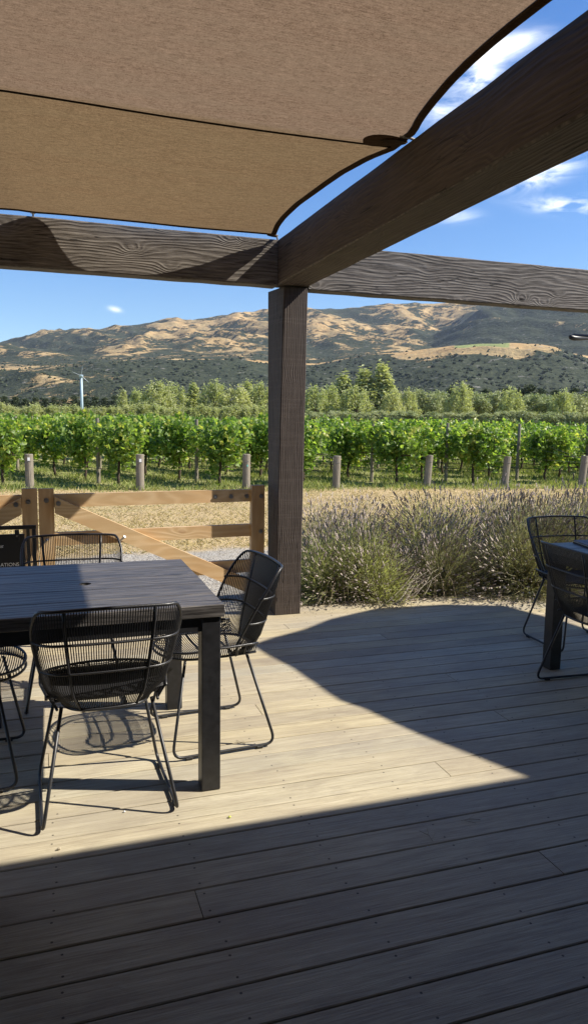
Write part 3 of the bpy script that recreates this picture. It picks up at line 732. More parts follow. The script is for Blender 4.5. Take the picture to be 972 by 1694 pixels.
# ---------------------------------------------------------------- tables
def make_table():
    root = thing('square_table', '', 'table'); W = 0.488; zt, zu = 0.772, 0.722
    tp = MB(); n = 5; random.seed(3); pw = 2*W/n
    for i in range(n):
        ya = -W+i*pw; g = 0.0016
        if i == 2:   # planks around the parasol hole
            r = 0.026; m_ = 24; cx, cy = -0.015, 0.02; yb_ = ya+pw
            for (z_, top) in ((zt, True), (zu, False)):
                V = []; rect = []
                for k in range(m_):
                    a = 2*PI*k/m_; V.append((cx+r*math.cos(a), cy+r*math.sin(a), z_))
                for k in range(m_):
                    a = 2*PI*k/m_; dx, dy = math.cos(a), math.sin(a); sc = min(0.08/abs(dx) if abs(dx) > 1e-6 else 9, (((yb_-g)-cy)/dy if dy > 1e-6 else (((ya+g)-cy)/dy if dy < -1e-6 else 9)))
                    q_ = [cx+dx*sc, cy+dy*sc]
                    for X_ in (cx-.08, cx+.08):
                        for Y_ in (ya+g, yb_-g):
                            ca_ = math.atan2(Y_-cy, X_-cx) % (2*PI)
                            if round(ca_/(2*PI)*m_) % m_ == k: q_ = [X_, Y_]
                    V.append((q_[0], q_[1], z_))
                Fs = [(k, m_+k, m_+(k+1) % m_, (k+1) % m_) for k in range(m_)]
                tp.add(V, Fs if top else [f[::-1] for f in Fs])
                # corner wedges + rest of the plank
            tp.add([(cx+r*math.cos(2*PI*k/m_), cy+r*math.sin(2*PI*k/m_), z) for z in (zt, zu) for k in range(m_)], [(k, (k+1) % m_, m_+(k+1) % m_, m_+k) for k in range(m_)])
            x0, x1 = cx-0.08, cx+0.08
            for xa, xb in ((-W, x0), (x1, W)):
                tp.box((xa, ya+g, zu), (xb, yb_-g, zt))
            # fill corners between the fan's octagon-ish hull and the rectangle
            continue
        tp.box((-W, ya+g, zu), (W, ya+pw-g, zt), 0.0025)
    tp.build('tabletop', M['tabletop'], root)
    MB().box((-0.045, -0.01, zu-0.008), (0.015, 0.05, zu-0.002)).build('hole_socket', M['black_steel'], root)
    a = MB(); i0, i1 = 0.40, 0.46
    for sgn in (-1, 1):
        y0, y1 = sorted((sgn*0.472, sgn*0.442))
        a.box((-0.40, y0, 0.665), (0.40, y1, 0.7195))
        a.box((y0, -0.40, 0.665), (y1, 0.40, 0.7195))
    a.build('frame', M['black_steel'], root)
    for sx in (-1, 1):
        for sy in (-1, 1):
            x0, x1 = sorted((sx*0.474, sx*0.398)); y0, y1 = sorted((sy*0.478, sy*0.400))
            MB().box((x0, y0, 0.0), (x1, y1, 0.7205), 0.003).build('leg', M['black_steel'], root)
    return root
t1 = make_table(); t1.location = (0.168, 3.250, 0.001)
t1['label'] = 'square charred timber table by the gate with a parasol hole in its top'; t1['group'] = 'square deck tables'
t2 = copy_tree(t1); t2.location = (3.358, 3.205, 0.001); t2.rotation_euler = (0, 0, math.radians(0)); t2['label'] = 'dark square table at the right edge with a folded menu on its glossy top'
# folded menu wallet on the right table
mn = thing('menu_folder', 'grey folded menu wallet lying open-edged on the right table', 'menu', (3.13, 3.50, 0.774), math.radians(-14))
def curved_leaf(z0, th, w_, d_, lift):
    mb = MB(); n = 10; top = []; 
    for i in range(n+1):
        x = -w_/2+w_*i/n; z = z0+lift*(i/n)**2; top += [(x, -d_/2, z), (x, d_/2, z), (x, d_/2, z+th), (x, -d_/2, z+th)]
    Fs = []
    for i in range(n):
        for k in range(4): Fs.append((i*4+k, (i+1)*4+k, (i+1)*4+(k+1) % 4, i*4+(k+1) % 4))
    Fs += [(0, 1, 2, 3), (n*4+3, n*4+2, n*4+1, n*4)]
    return mb.add(top, Fs)
curved_leaf(0, 0.006, 0.24, 0.30, 0.0).build('back_cover', plain_mat('brown_leather', (0.05, 0.03, 0.02), 0.5), mn)
curved_leaf(0.0065, 0.004, 0.23, 0.29, 0.002).build('pages', M['paint_white'], mn)
curved_leaf(0.011, 0.005, 0.24, 0.30, 0.014).build('front_cover', M['napkin'], mn)

# ---------------------------------------------------------------- gate
def gate_y(x): return 5.866+0.0795*(x-0.0)
def beam_between(p, q, w_up, dep, name, mat, parent, org, cut=None):
    pass
GZ = -0.06
gr = thing('timber_gate', 'raw pine farm gate with diagonal brace, closed between the centre stile and the dark post', 'gate', (1.70*0.908, 6.0*0.908, 0.0))
ang = math.atan2(6.0-5.866, 1.7)
GS = 0.908
def GP(x, dy, z): return np.array([x*GS, (gate_y(x)+dy)*GS, max(0.012, 1.5+(z-1.5)*GS)])
GO = np.array([1.70*GS, 6.0*GS, 0.0]); GO2 = np.array([-0.06*GS, 5.86*GS, 0.0])
def L(x, dy, z): return tuple(GP(x, dy, z)-GO)
def gbox(x0, x1, z0, z1, d0, d1, name, mat, parent, f=L):
    P = [f(x0, d0, z0), f(x1, d0, z0), f(x1, d1, z0), f(x0, d1, z0), f(x0, d0, z1), f(x1, d0, z1), f(x1, d1, z1), f(x0, d1, z1)]
    return MB().hexa(P).build(name, mat, parent)
gbox(-0.052, 0.060, -0.14, 0.948, 0.0, 0.045, 'stile', M['pineZ'], gr)
gbox(1.650, 1.765, -0.14, 0.938, -0.02, 0.045, 'stile', M['pineZ'], gr)
gbox(0.0605, 1.6495, 0.800, 0.903, 0.012, 0.05, 'rail', M['pine'], gr)
gbox(0.0605, 1.6495, 0.503, 0.606, 0.012, 0.05, 'rail', M['pine'], gr)
gbox(0.0605, 1.6495, 0.190, 0.300, 0.012, 0.05, 'rail', M['pine'], gr)
def brace(x0, zt0, zb0, x1, zt1, zb1, d0, d1, parent, f=L):
    P = [f(x0, d0, zb0), f(x1, d0, zb1), f(x1, d1, zb1), f(x0, d1, zb0), f(x0, d0, zt0), f(x1, d0, zt1), f(x1, d1, zt1), f(x0, d1, zt0)]
    mb = MB().hexa(P)
    me = mb.mesh('brace')
    return link('brace', me, M['pine'], parent)
brace(0.063, 0.888, 0.762, 1.648, 0.125, -0.0, -0.032, 0.010, gr)
def bolt(px, py, parent, org, d=-0.02, stick=0.012):
    p = ony(px, py, 5.9); yb = (gate_y(p[0])+d)*GS; p = ony(px, py, yb); c = np.array([p[0], yb, p[2]])-np.array(org)
    mb = MB(); mb.tube([c+[0, 0.02, 0], c+[0, -0.003, 0]], 0.017, 12); mb.tube([c+[0, -0.003, 0], c+[0, -stick, 0]], 0.0095, 6)
    mb.build('bolt', M['zinc'], parent)
for px, py in ((356, 822), (382, 821.5), (408, 821)): bolt(px, py, gr, GO, 0.012)
for px, py in ((432, 821), (431, 879)): bolt(px, py, gr, GO, -0.02)
bolt(77, 828, gr, GO, 0.0); bolt(97, 833, gr, GO, -0.032)
# long gudgeon bolts sticking out toward the deck
for px, py in ((78, 893), (206, 888)):
    p = ony(px, py, 5.80*GS); c = p-GO
    mb = MB(); mb.tube([c+[-0.035, 0.05, -0.045], c], 0.007, 8); mb.tube([c+[-0.006, 0.008, -0.008], c+[0.002, -0.003, 0.003]], 0.010, 8)
    mb.build('gudgeon_bolt', M['zinc'], gr, smooth=False)
g2 = thing('timber_gate', 'left leaf of the raw pine farm gate, its brace falling to the left', 'gate', tuple(GO2))
def L2(x, dy, z): return tuple(GP(x, dy, z)-GO2)
gbox(-0.170, -0.060, -0.14, 0.952, 0.0, 0.045, 'stile', M['pineZ'], g2, L2)
for z0, z1 in ((0.800, 0.903), (0.503, 0.606), (0.190, 0.300)): gbox(-1.80, -0.1705, z0, z1, 0.012, 0.05, 'rail', M['pine'], g2, L2)
brace(-1.80, -0.0, -0.12, -0.172, 0.888, 0.762, -0.032, 0.010, g2, L2)
gbox(-1.92, -1.801, -0.14, 0.952, 0.0, 0.045, 'stile', M['pineZ'], g2, L2)
for px, py, d in ((47, 830, 0.0), (27, 835, -0.032)): bolt(px, py, g2, GO2, d)

# ---------------------------------------------------------------- sign stand
SY = 4.95
sg = thing('sign_stand', 'black metal easel sign with white lettering standing behind the near table at the left edge', 'sign', (-0.4, SY, 0.0))
def SL(x, y, z): return (x+0.4, y-SY, z)
def sbox(a, b_, name, mat, bev=0.002, parent=sg):
    return MB().box(SL(*a), SL(*b_), bev).build(name, mat, parent)
xr = ony(60, 870, SY)[0]; zt = ony(60, 868.5, SY)[2]
sbox((-0.90, SY-0.012, zt-0.024), (xr, SY+0.012, zt), 'top_bar', M['black_steel'])
sbox((xr-0.026, SY-0.010, 0.0), (xr-0.002, SY+0.010, zt-0.0245), 'leg', M['black_steel'])
MB().hexa([SL(*p) for p in ((xr-0.06, SY+0.22, 0.0), (xr-0.04, SY+0.22, 0.0), (xr-0.04, SY+0.24, 0.0), (xr-0.06, SY+0.24, 0.0), (xr-0.06, SY+0.014, zt-0.026), (xr-0.04, SY+0.014, zt-0.026), (xr-0.04, SY+0.034, zt-0.026), (xr-0.06, SY+0.034, zt-0.026))]).build('leg', M['black_steel'], sg)
sbox((-0.90, SY-0.010, 0.0), (-0.876, SY+0.010, zt-0.0245), 'leg', M['black_steel'])
MB().hexa([SL(*p) for p in ((-0.87, SY+0.22, 0.0), (-0.85, SY+0.22, 0.0), (-0.85, SY+0.24, 0.0), (-0.87, SY+0.24, 0.0), (-0.87, SY+0.014, zt-0.026), (-0.85, SY+0.014, zt-0.026), (-0.85, SY+0.034, zt-0.026), (-0.87, SY+0.034, zt-0.026))]).build('leg', M['black_steel'], sg)
xp = ony(41, 885, SY)[0]; zp = ony(20, 883.5, SY)[2]
pn = sbox((-0.82, SY-0.012, 0.14), (xp, SY-0.004, zp), 'panel', M['sign'])
for px in (28.5,):
    xx = ony(px, 880, SY)[0]; sbox((xx-0.014, SY-0.018, zp-0.045), (xx+0.014, SY-0.0125, zt-0.0245), 'hanger', M['black_steel'])
    c = ony(px, 887, SY-0.018)-np.array([-0.4, SY, 0]); MB().tube([c+[0, .002, 0], c+[0, -0.004, 0]], 0.006, 10).build('bolt', M['zinc'], sg)
def text_obj(body, px, py, hpx, parent, name, shear=0.0, align='RIGHT', ls=1.0):
    cu = bpy.data.curves.new(name, 'FONT'); cu.body = body; cu.shear = shear; cu.align_x = align; cu.extrude = 0.0008; cu.space_character = ls
    p = ony(px, py, SY-0.0135); p2 = ony(px, py-hpx, SY-0.0135); cu.size = (p2[2]-p[2])/0.70
    to = bpy.data.objects.new('tmp', cu); COL.objects.link(to)
    dg = bpy.context.evaluated_depsgraph_get(); me = bpy.data.meshes.new_from_object(to.evaluated_get(dg))
    bpy.data.objects.remove(to)
    o = link(name, me, M['paint_white'], parent); me.materials.clear(); me.materials.append(M['paint_white'])
    o.location = (p[0]+0.4, p[1]-SY, p[2]); o.rotation_euler = (PI/2, 0, 0); return o
text_obj('ATIONS', 32.5, 936, 5.7, pn, 'lettering', 0, 'RIGHT', 0.98)
text_obj('at', 5.5, 906, 5.6, pn, 'lettering', 0.35, 'RIGHT', 0.9)

# ---------------------------------------------------------------- leaf clouds helper
def rand_rot(n, up=0.0):
    """random orthonormal pairs; up>0 biases normals upward"""
    nrm = RNG.normal(size=(n, 3)); nrm[:, 2] += up; nrm /= np.linalg.norm(nrm, axis=1)[:, None]
    a = RNG.normal(size=(n, 3)); u = np.cross(nrm, a); u /= np.linalg.norm(u, axis=1)[:, None]; v = np.cross(nrm, u)
    return u, v, nrm
def leaf_mesh(name, P, size, mat, up=0.0, aspect=0.8, lobed=False, rnd=None, fold=0.25):
    n = len(P); u, v, nn = rand_rot(n, up); sz = (size*RNG.uniform(0.6, 1.3, n))[:, None]
    if lobed:   # five-point grape leaf: centre fan
        k = 7; ang = np.array([0, 0.9, 1.5, 2.4, 3.9, 4.8, 5.4]); rad = np.array([1.0, .62, .95, .55, .55, .95, .62])
        V = [P[:, None, :]]
        ring = P[:, None, :]+(np.cos(ang)*rad)[None, :, None]*(u*sz)[:, None, :]+(np.sin(ang)*rad)[None, :, None]*(v*sz)[:, None, :]+(nn*sz)[:, None, :]*(0.22*np.cos(2*ang))[None, :, None]
        V = np.concatenate([P[:, None, :], ring], 1).reshape(-1, 3); base = np.arange(n)*(k+1)
        Fs = np.concatenate([np.stack([base, base+1+i, base+1+(i+1) % k], 1) for i in range(k)])
        per = k+1
    else:
        a = P-u*sz; b_ = P+v*sz*aspect*0.6+nn*sz*fold; c_ = P+u*sz; d = P-v*sz*aspect*0.6+nn*sz*fold
        V = np.stack([a, b_, c_, d], 1).reshape(-1, 3); base = np.arange(n)*4
        Fs = np.concatenate([np.stack([base, base+1, base+2], 1), np.stack([base, base+2, base+3], 1)]); per = 4
    me = raw_mesh(name, V, Fs, False)
    r = RNG.random(n) if rnd is None else rnd
    at = me.attributes.new('rnd', 'FLOAT', 'POINT'); at.data.foreach_set('value', np.repeat(r, per).astype(np.float32))
    me.materials.append(mat); return me
def blade_mesh(name, A, B, wd, mat, mid=None, rnd=None):
    """thin tapering strips from A to B, optional mid control"""
    n = len(A); d = B-A; s_ = np.cross(d, RNG.normal(size=(n, 3))); s_ /= np.linalg.norm(s_, axis=1)[:, None]+1e-9; s_ = s_*(np.asarray(wd)*np.ones(n))[:, None]
    if mid is None: mid = (A+B)/2
    V = np.stack([A-s_, A+s_, mid-s_*.8, mid+s_*.8, B-s_*.15, B+s_*.15], 1).reshape(-1, 3); base = np.arange(n)*6
    Fs = np.concatenate([np.stack([base, base+1, base+3, base+2], 1), np.stack([base+2, base+3, base+5, base+4], 1)])
    me = raw_mesh(name, V, Fs, False); r = RNG.random(n) if rnd is None else rnd
    at = me.attributes.new('rnd', 'FLOAT', 'POINT'); at.data.foreach_set('value', np.repeat(r, 6).astype(np.float32))
    me.materials.append(mat); return me

# ---------------------------------------------------------------- lavender
def lavender_meshes(seed, R=0.72, Hh=0.74, lean=(0, 0), nst=3000):
    global RNG
    RNG = np.random.default_rng(seed)
    lean = np.array([*lean, 0.0])
    # stems fan out of a woody base
    n = nst; th = RNG.uniform(0, 2*PI, n); el = np.arccos(RNG.uniform(0.05, 1, n)**0.8)      # angle from vertical
    dirn = np.stack([np.sin(el)*np.cos(th), np.sin(el)*np.sin(th), np.cos(el)], 1)
    # several sub-tufts give the crown its uneven outline
    tc = RNG.uniform(-1, 1, (9, 2)); tc *= R*0.42
    ti = RNG.integers(0, 9, n); base = np.concatenate([tc[ti]+RNG.normal(0, 0.05, (n, 2)), np.full((n, 1), 0.03)], 1)
    tl = RNG.uniform(0.70, 1.14, 9)[ti]
    ln = Hh*RNG.uniform(0.72, 1.0, n)*tl*(1-0.30*np.sin(el)**2)
    tip = base+dirn*ln[:, None]+lean*ln[:, None]
    tip[:, 2] -= 0.22*ln*np.sin(el)**2; tip[:, 2] = np.maximum(tip[:, 2], 0.04+0.05*RNG.random(n))
    mid = (base+tip)/2+np.array([0, 0, 0.07])*ln[:, None]+RNG.normal(0, 0.015, (n, 3))
    stems = blade_mesh('stems', base, tip, 0.0018, M['lav_stem'], mid)
    # flower spikes: small whorled tips
    d = tip-mid; d /= np.linalg.norm(d, axis=1)[:, None]
    keep = RNG.random(n) < 0.9
    t = tip[keep]; dk = d[keep]; m_ = len(t); L_ = RNG.uniform(0.028, 0.055, m_)
    A_ = t-dk*L_[:, None]*0.3; r = RNG.uniform(0.0045, 0.0075, m_)
    s1 = np.cross(dk, [0.3, 0.2, 1.0]); s1 /= np.linalg.norm(s1, axis=1)[:, None]; s2 = np.cross(dk, s1)
    V = []; 
    for f_, rr in ((0, .3), (0.25, 1.0), (0.5, .65), (0.75, .9), (1.0, .15)):
        for (ca, sa) in ((1, 0), (-.5, .87), (-.5, -.87)):
            V.append(A_+dk*(L_*f_)[:, None]+(s1*ca+s2*sa)*(r*rr)[:, None])
    V = np.stack(V, 1).reshape(-1, 3); b0 = np.arange(m_)*15; Fs = []
    for i in range(4):
        for k in range(3): Fs.append(np.stack([b0+i*3+k, b0+i*3+(k+1) % 3, b0+(i+1)*3+(k+1) % 3, b0+(i+1)*3+k], 1))
    fl = raw_mesh('flower_spikes', V, np.concatenate(Fs)); at = fl.attributes.new('rnd', 'FLOAT', 'POINT'); at.data.foreach_set('value', np.repeat(RNG.random(m_), 15).astype(np.float32)); fl.materials.append(M['lav_flower'])
    # narrow leaves along the lower 70% of stems, in tufts
    q = 12; idx = np.repeat(np.arange(n), q); tt = RNG.uniform(0.12, 0.90, n*q)
    P = ((1-tt)**2)[:, None]*base[idx]+(2*tt*(1-tt))[:, None]*mid[idx]+(tt**2)[:, None]*tip[idx]
    P += RNG.normal(0, 0.008, P.shape)
    dd = d[idx]+RNG.normal(0, 0.45, P.shape); dd /= np.linalg.norm(dd, axis=1)[:, None]
    ll = RNG.uniform(0.022, 0.05, len(P))
    clump = np.clip(0.5+0.35*np.sin(P[:, 0]*9+seed)*np.cos(P[:, 1]*8)+RNG.normal(0, .22, len(P)), 0, 1)
    lv = blade_mesh('foliage', P, P+dd*ll[:, None], 0.0026, M['lav_leaf'] if seed == 3 else M['lav_leaf_shade'], rnd=clump)
    # dry drooping stems at the foot
    n2 = 260; th = RNG.uniform(0, 2*PI, n2); r0 = RNG.uniform(0.15, 0.5, n2)
    A_ = np.stack([np.cos(th)*r0*.6, np.sin(th)*r0*.6, RNG.uniform(.05, .3, n2)], 1); B_ = np.stack([np.cos(th)*(r0+.28), np.sin(th)*(r0+.28), RNG.uniform(0.0, .12, n2)], 1)
    dead = blade_mesh('dry_stalks', A_, B_, 0.0024, M['lav_dead'], (A_+B_)/2+[0, 0, .07])
    wd = MB()
    for k in range(16):
        a = random.uniform(0, 2*PI); r_ = random.uniform(.12, .4)
        wd.tube([(0.1*math.cos(a), .1*math.sin(a), 0), (r_*.6*math.cos(a), r_*.6*math.sin(a), .14), (r_*math.cos(a+.3), r_*math.sin(a+.3), .3)], [0.014, .009, .004], 5)
    wood = wd.mesh('woody_base', True); wood.materials.append(M['lav_dead'])
    return (('stems', stems), ('flower_spikes', fl), ('foliage', lv), ('dry_stalks', dead), ('woody_base', wood))
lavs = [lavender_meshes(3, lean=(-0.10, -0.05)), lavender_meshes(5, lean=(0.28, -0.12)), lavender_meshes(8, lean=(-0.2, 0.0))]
spots = [(2.42, 5.88, 0, 1.02, 0, 'lavender bush pressing against the dark timber post, green stems and spent flowers'),
         (3.36, 5.86, 1, 0.98, 0.3, 'lavender bush leaning over the deck edge with pale bent stalks at its foot'),
         (4.26, 5.84, 2, 1.20, 1.5, 'dark shaded lavender bush in the middle of the bed, stalks raking sideways'),
         (5.28, 5.95, 0, 1.2, 2.5, 'lavender bush behind the far chair of the right table'),
         (2.80, 6.85, 2, 1.0, 4.2, 'lavender bush in the back row nearest the timber post'),
         (3.80, 6.90, 0, 1.1, 5.0, 'second lavender bush along the back row, purple spikes against dry grass'),
         (4.85, 6.95, 1, 1.12, 0.9, 'third lavender bush along the back row, tallest dark spikes'),
         (5.90, 6.9, 2, 1.15, 1.9, 'lavender bush at the right picture edge behind the others')]
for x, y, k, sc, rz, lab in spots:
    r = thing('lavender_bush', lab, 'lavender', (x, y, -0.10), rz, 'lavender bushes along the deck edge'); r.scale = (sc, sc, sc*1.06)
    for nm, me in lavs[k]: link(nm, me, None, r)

# pale bent stalks spilling onto the boards
mb = MB(); og = onz(668, 985, 0.0)
for k in range(13):
    a0 = onz(640+random.uniform(0, 70), 965, 0.0); e = onz(625+random.uniform(0, 95), 1000+random.uniform(-8, 12), 0.0)
    top = np.array([a0[0]+random.uniform(-.05, .05), 5.62, random.uniform(.10, .26)]); md = (top+e)/2+[random.uniform(-.06, .06), -.13, .10]
    t = np.linspace(0, 1, 8)[:, None]; e[2] = 0.006; mb.tube((1-t)**2*top+2*t*(1-t)*md+t*t*e-og, 0.0015, 4)
tag(mb.build('bent_stalks', M['lav_dead'] if False else plain_mat('pale_stalk', (0.30, 0.26, 0.20), 0.8), None, tuple(og)), 'pale dry stalks spilling from the lavender onto the deck boards', 'dry stalks')
RNG = np.random.default_rng(77)
n_ = 2600; lx = RNG.uniform(1.86, 5.4, n_); ly = 5.50-np.abs(RNG.normal(0, .13, n_))*np.clip(1.2-0.15*lx, .5, 1); P = np.stack([lx, ly, np.full(n_, .004)+RNG.random(n_)*.006], 1)
k_ = RNG.random(n_)*2*PI; ll_ = RNG.uniform(.006, .022, n_)[:, None]
lt = blade_mesh('leaf_litter', P, P+np.stack([np.cos(k_), np.sin(k_), np.zeros(n_)], 1)*ll_, 0.0018, M['lav_dead'])
tag(link('leaf_litter', lt), 'dry litter shed by the lavender along the deck edge', 'litter', None, 'stuff')
# ---------------------------------------------------------------- grass
RNG = np.random.default_rng(21)
def grass(name, n, xr_, yr_, hmin, hmax, wd, mat, label, cond=None, lay=0.5, px=None):
    ypos = yr_[0]+(yr_[1]-yr_[0])*RNG.random(n)**1.15; f0, f1 = xr_
    xpos = ypos*(f0+(f1-f0)*RNG.random(n))
    if cond is not None:
        k = cond(xpos, ypos); xpos, ypos = xpos[k], ypos[k]
    n = len(xpos); z = ground_z(xpos, ypos)
    A_ = np.stack([xpos, ypos, z-0.01], 1); h = RNG.uniform(hmin, hmax, n); B_ = A_+np.stack([RNG.normal(0, lay, n)*h, RNG.normal(0, lay, n)*h, h], 1)
    me = blade_mesh(name, A_, B_, wd*np.ones(n), mat)
    return tag(link(name, me), label, 'grass', None, 'stuff')
def vstart(x): return 18.9-0.12*x
cl_ = lambda x, y: (np.sin(x*1.7+y*0.9)*np.sin(y*2.1-x*.6)+RNG.normal(0, .5, len(x)) > -0.1)
grass('green_grass', 90000, (-0.10, 1.05), (17.0, 31), 0.05, 0.17, 0.010, M['green_grass'], 'rough green grass growing under the vines', lambda x, y: (y > vstart(x)-0.5+0.8*RNG.random(len(x))) & cl_(x, y), 0.5)
grass('dry_grass', 60000, (-0.12, 1.05), (8.7, 19.5), 0.015, 0.055, 0.006, M['dry_grass'], 'short dry yellow grass between the deck and the vineyard', None, 1.2)

# ---------------------------------------------------------------- vineyard
RU = np.array([-0.375, 0.927])                      # direction the rows run
VG = -0.35
def vine_meshes(seed):
    global RNG
    RNG = np.random.default_rng(seed)
    # canopy: wall of shoots 2 m long along local x, leaves on hanging shoots
    P = []; 
    ns = 46
    for k in range(ns):
        x0 = float(np.clip(RNG.normal(0, 0.44), -1.05, 1.05)); y0 = RNG.normal(0, 0.17); z0 = RNG.uniform(0.76, 1.02)
        low = 0.48*max(0, 1-abs(x0)/0.75)*RNG.random()
        top = RNG.uniform(1.46, 1.86)-0.10*abs(x0)+(0.10 if RNG.random() < .2 else 0)
        m_ = 30; t = np.linspace(0, 1, m_)
        bend = RNG.normal(0, 0.16, 2)
        sx = x0+bend[0]*t**1.5; sy = y0+bend[1]*t+RNG.normal(0, .04); sz = (z0-low)+(top-z0+low)*t
        P.append(np.stack([sx, sy, sz], 1)+RNG.normal(0, [0.075, 0.085, 0.045], (m_, 3)))
    # bulging clumps
    for k in range(10):
        c = np.array([RNG.uniform(-.9, .9), RNG.normal(0, .2), RNG.uniform(.75, 1.5)]); P.append(c+RNG.normal(0, [.13, .10, .14], (34, 3)))
    # hanging laterals over the trunk
    for k in range(2):
        c = np.array([RNG.normal(0, .25), RNG.normal(0, .12), RNG.uniform(.35, .7)]); P.append(c+RNG.normal(0, [.12, .09, .13], (24, 3)))
    P = np.concatenate(P)
    rnd = np.clip(0.45+RNG.normal(0, .36, len(P))+0.25*np.sin(P[:, 0]*5+seed), 0, 1)
    lv = leaf_mesh('foliage', P, 0.078, M['vine_leaf'], 0.35, lobed=True, rnd=rnd)
    tr = MB(); j = [random.uniform(-.05, .05) for _ in range(8)]
    tr.tube([(0, 0, -.05), (j[0], j[1], .25), (j[2], j[3], .55), (j[4]*.6, j[5]*.6, .78)], [.045, .036, .034, .042], 8)
    for sx in (-1, 1): tr.tube([(j[4]*.6, j[5]*.6, .76), (sx*.2, 0, .86), (sx*.6, random.uniform(-.03, .03), .88), (sx*1.0, 0, .89)], [.032, .024, .019, .013], 6)
    for k in range(12):
        x0 = random.uniform(-.9, .9); tr.tube([(x0, 0, .88), (x0+random.uniform(-.06, .06), random.uniform(-.08, .08), 1.2), (x0+random.uniform(-.12, .12), random.uniform(-.1, .1), 1.6)], [.007, .005, .003], 4)
    tm = tr.mesh('trunk', True); tm.materials.append(M['vine_bark'])
    return lv, tm
vm = [vine_meshes(100+i) for i in range(6)]
str_px = [(50, 809), (232, 811), (407, 809), (555, 808), (705, 806), (833, 806), (960, 806)]
vine1_px = [(10, 804), (192, 804), (359, 803), (503, 800), (656, 801), (782, 801), (901, 798)]
S = [onz(*q, VG)[:2] for q in str_px]; V1 = [onz(*q, VG)[:2] for q in vine1_px]
stepx = np.array([2.44, -0.36])
for k in range(1, 6): S.append(S[6]+stepx*k); V1.append(V1[6]+stepx*k)
S.insert(0, S[0]-np.array([2.5, -0.6])); V1.insert(0, V1[0]-np.array([2.6, -0.5]))
lean_ = [(-.02, 0), (0.0, 0), (0, 0), (0.0, 0), (0.01, 0), (0.03, 0), (0.05, 0), (0.06, 0)]
row_word = ['outside the left edge', 'at the far left', 'second from left', 'left of the dark post', 'right of the dark post', 'fifth from left', 'third from right', 'at the right edge']
def strainer(i, x, y, h, r_, lean):
    o = thing('strainer_post', 'thick short grey round post ending the vine row '+(row_word[i] if i < 8 else 'beyond the right edge'), 'post', (x, y, VG), random.uniform(0, 6), 'short end posts of the vine rows')
    o.rotation_euler = (0, lean, 0)
    mb = MB(); mb.tube([(0, 0, -.1), (0, 0, .4), (0.004, 0, h-.01), (0.004, 0, h)], [r_*1.02, r_, r_*.97, r_*.9], 16)
    mb.build('post_shaft', M['round_post'], o, smooth=False)
    mb = MB(); mb.tube([(0.06, -0.19*r_/r_*0.0-r_*0.98, h*.80), (0.0, -r_*1.02, h*.80), (-0.06, -r_*.9, h*.80)], .004, 5); mb.build('wire_staple', M['wire'], o)
    return o
gwall = 0
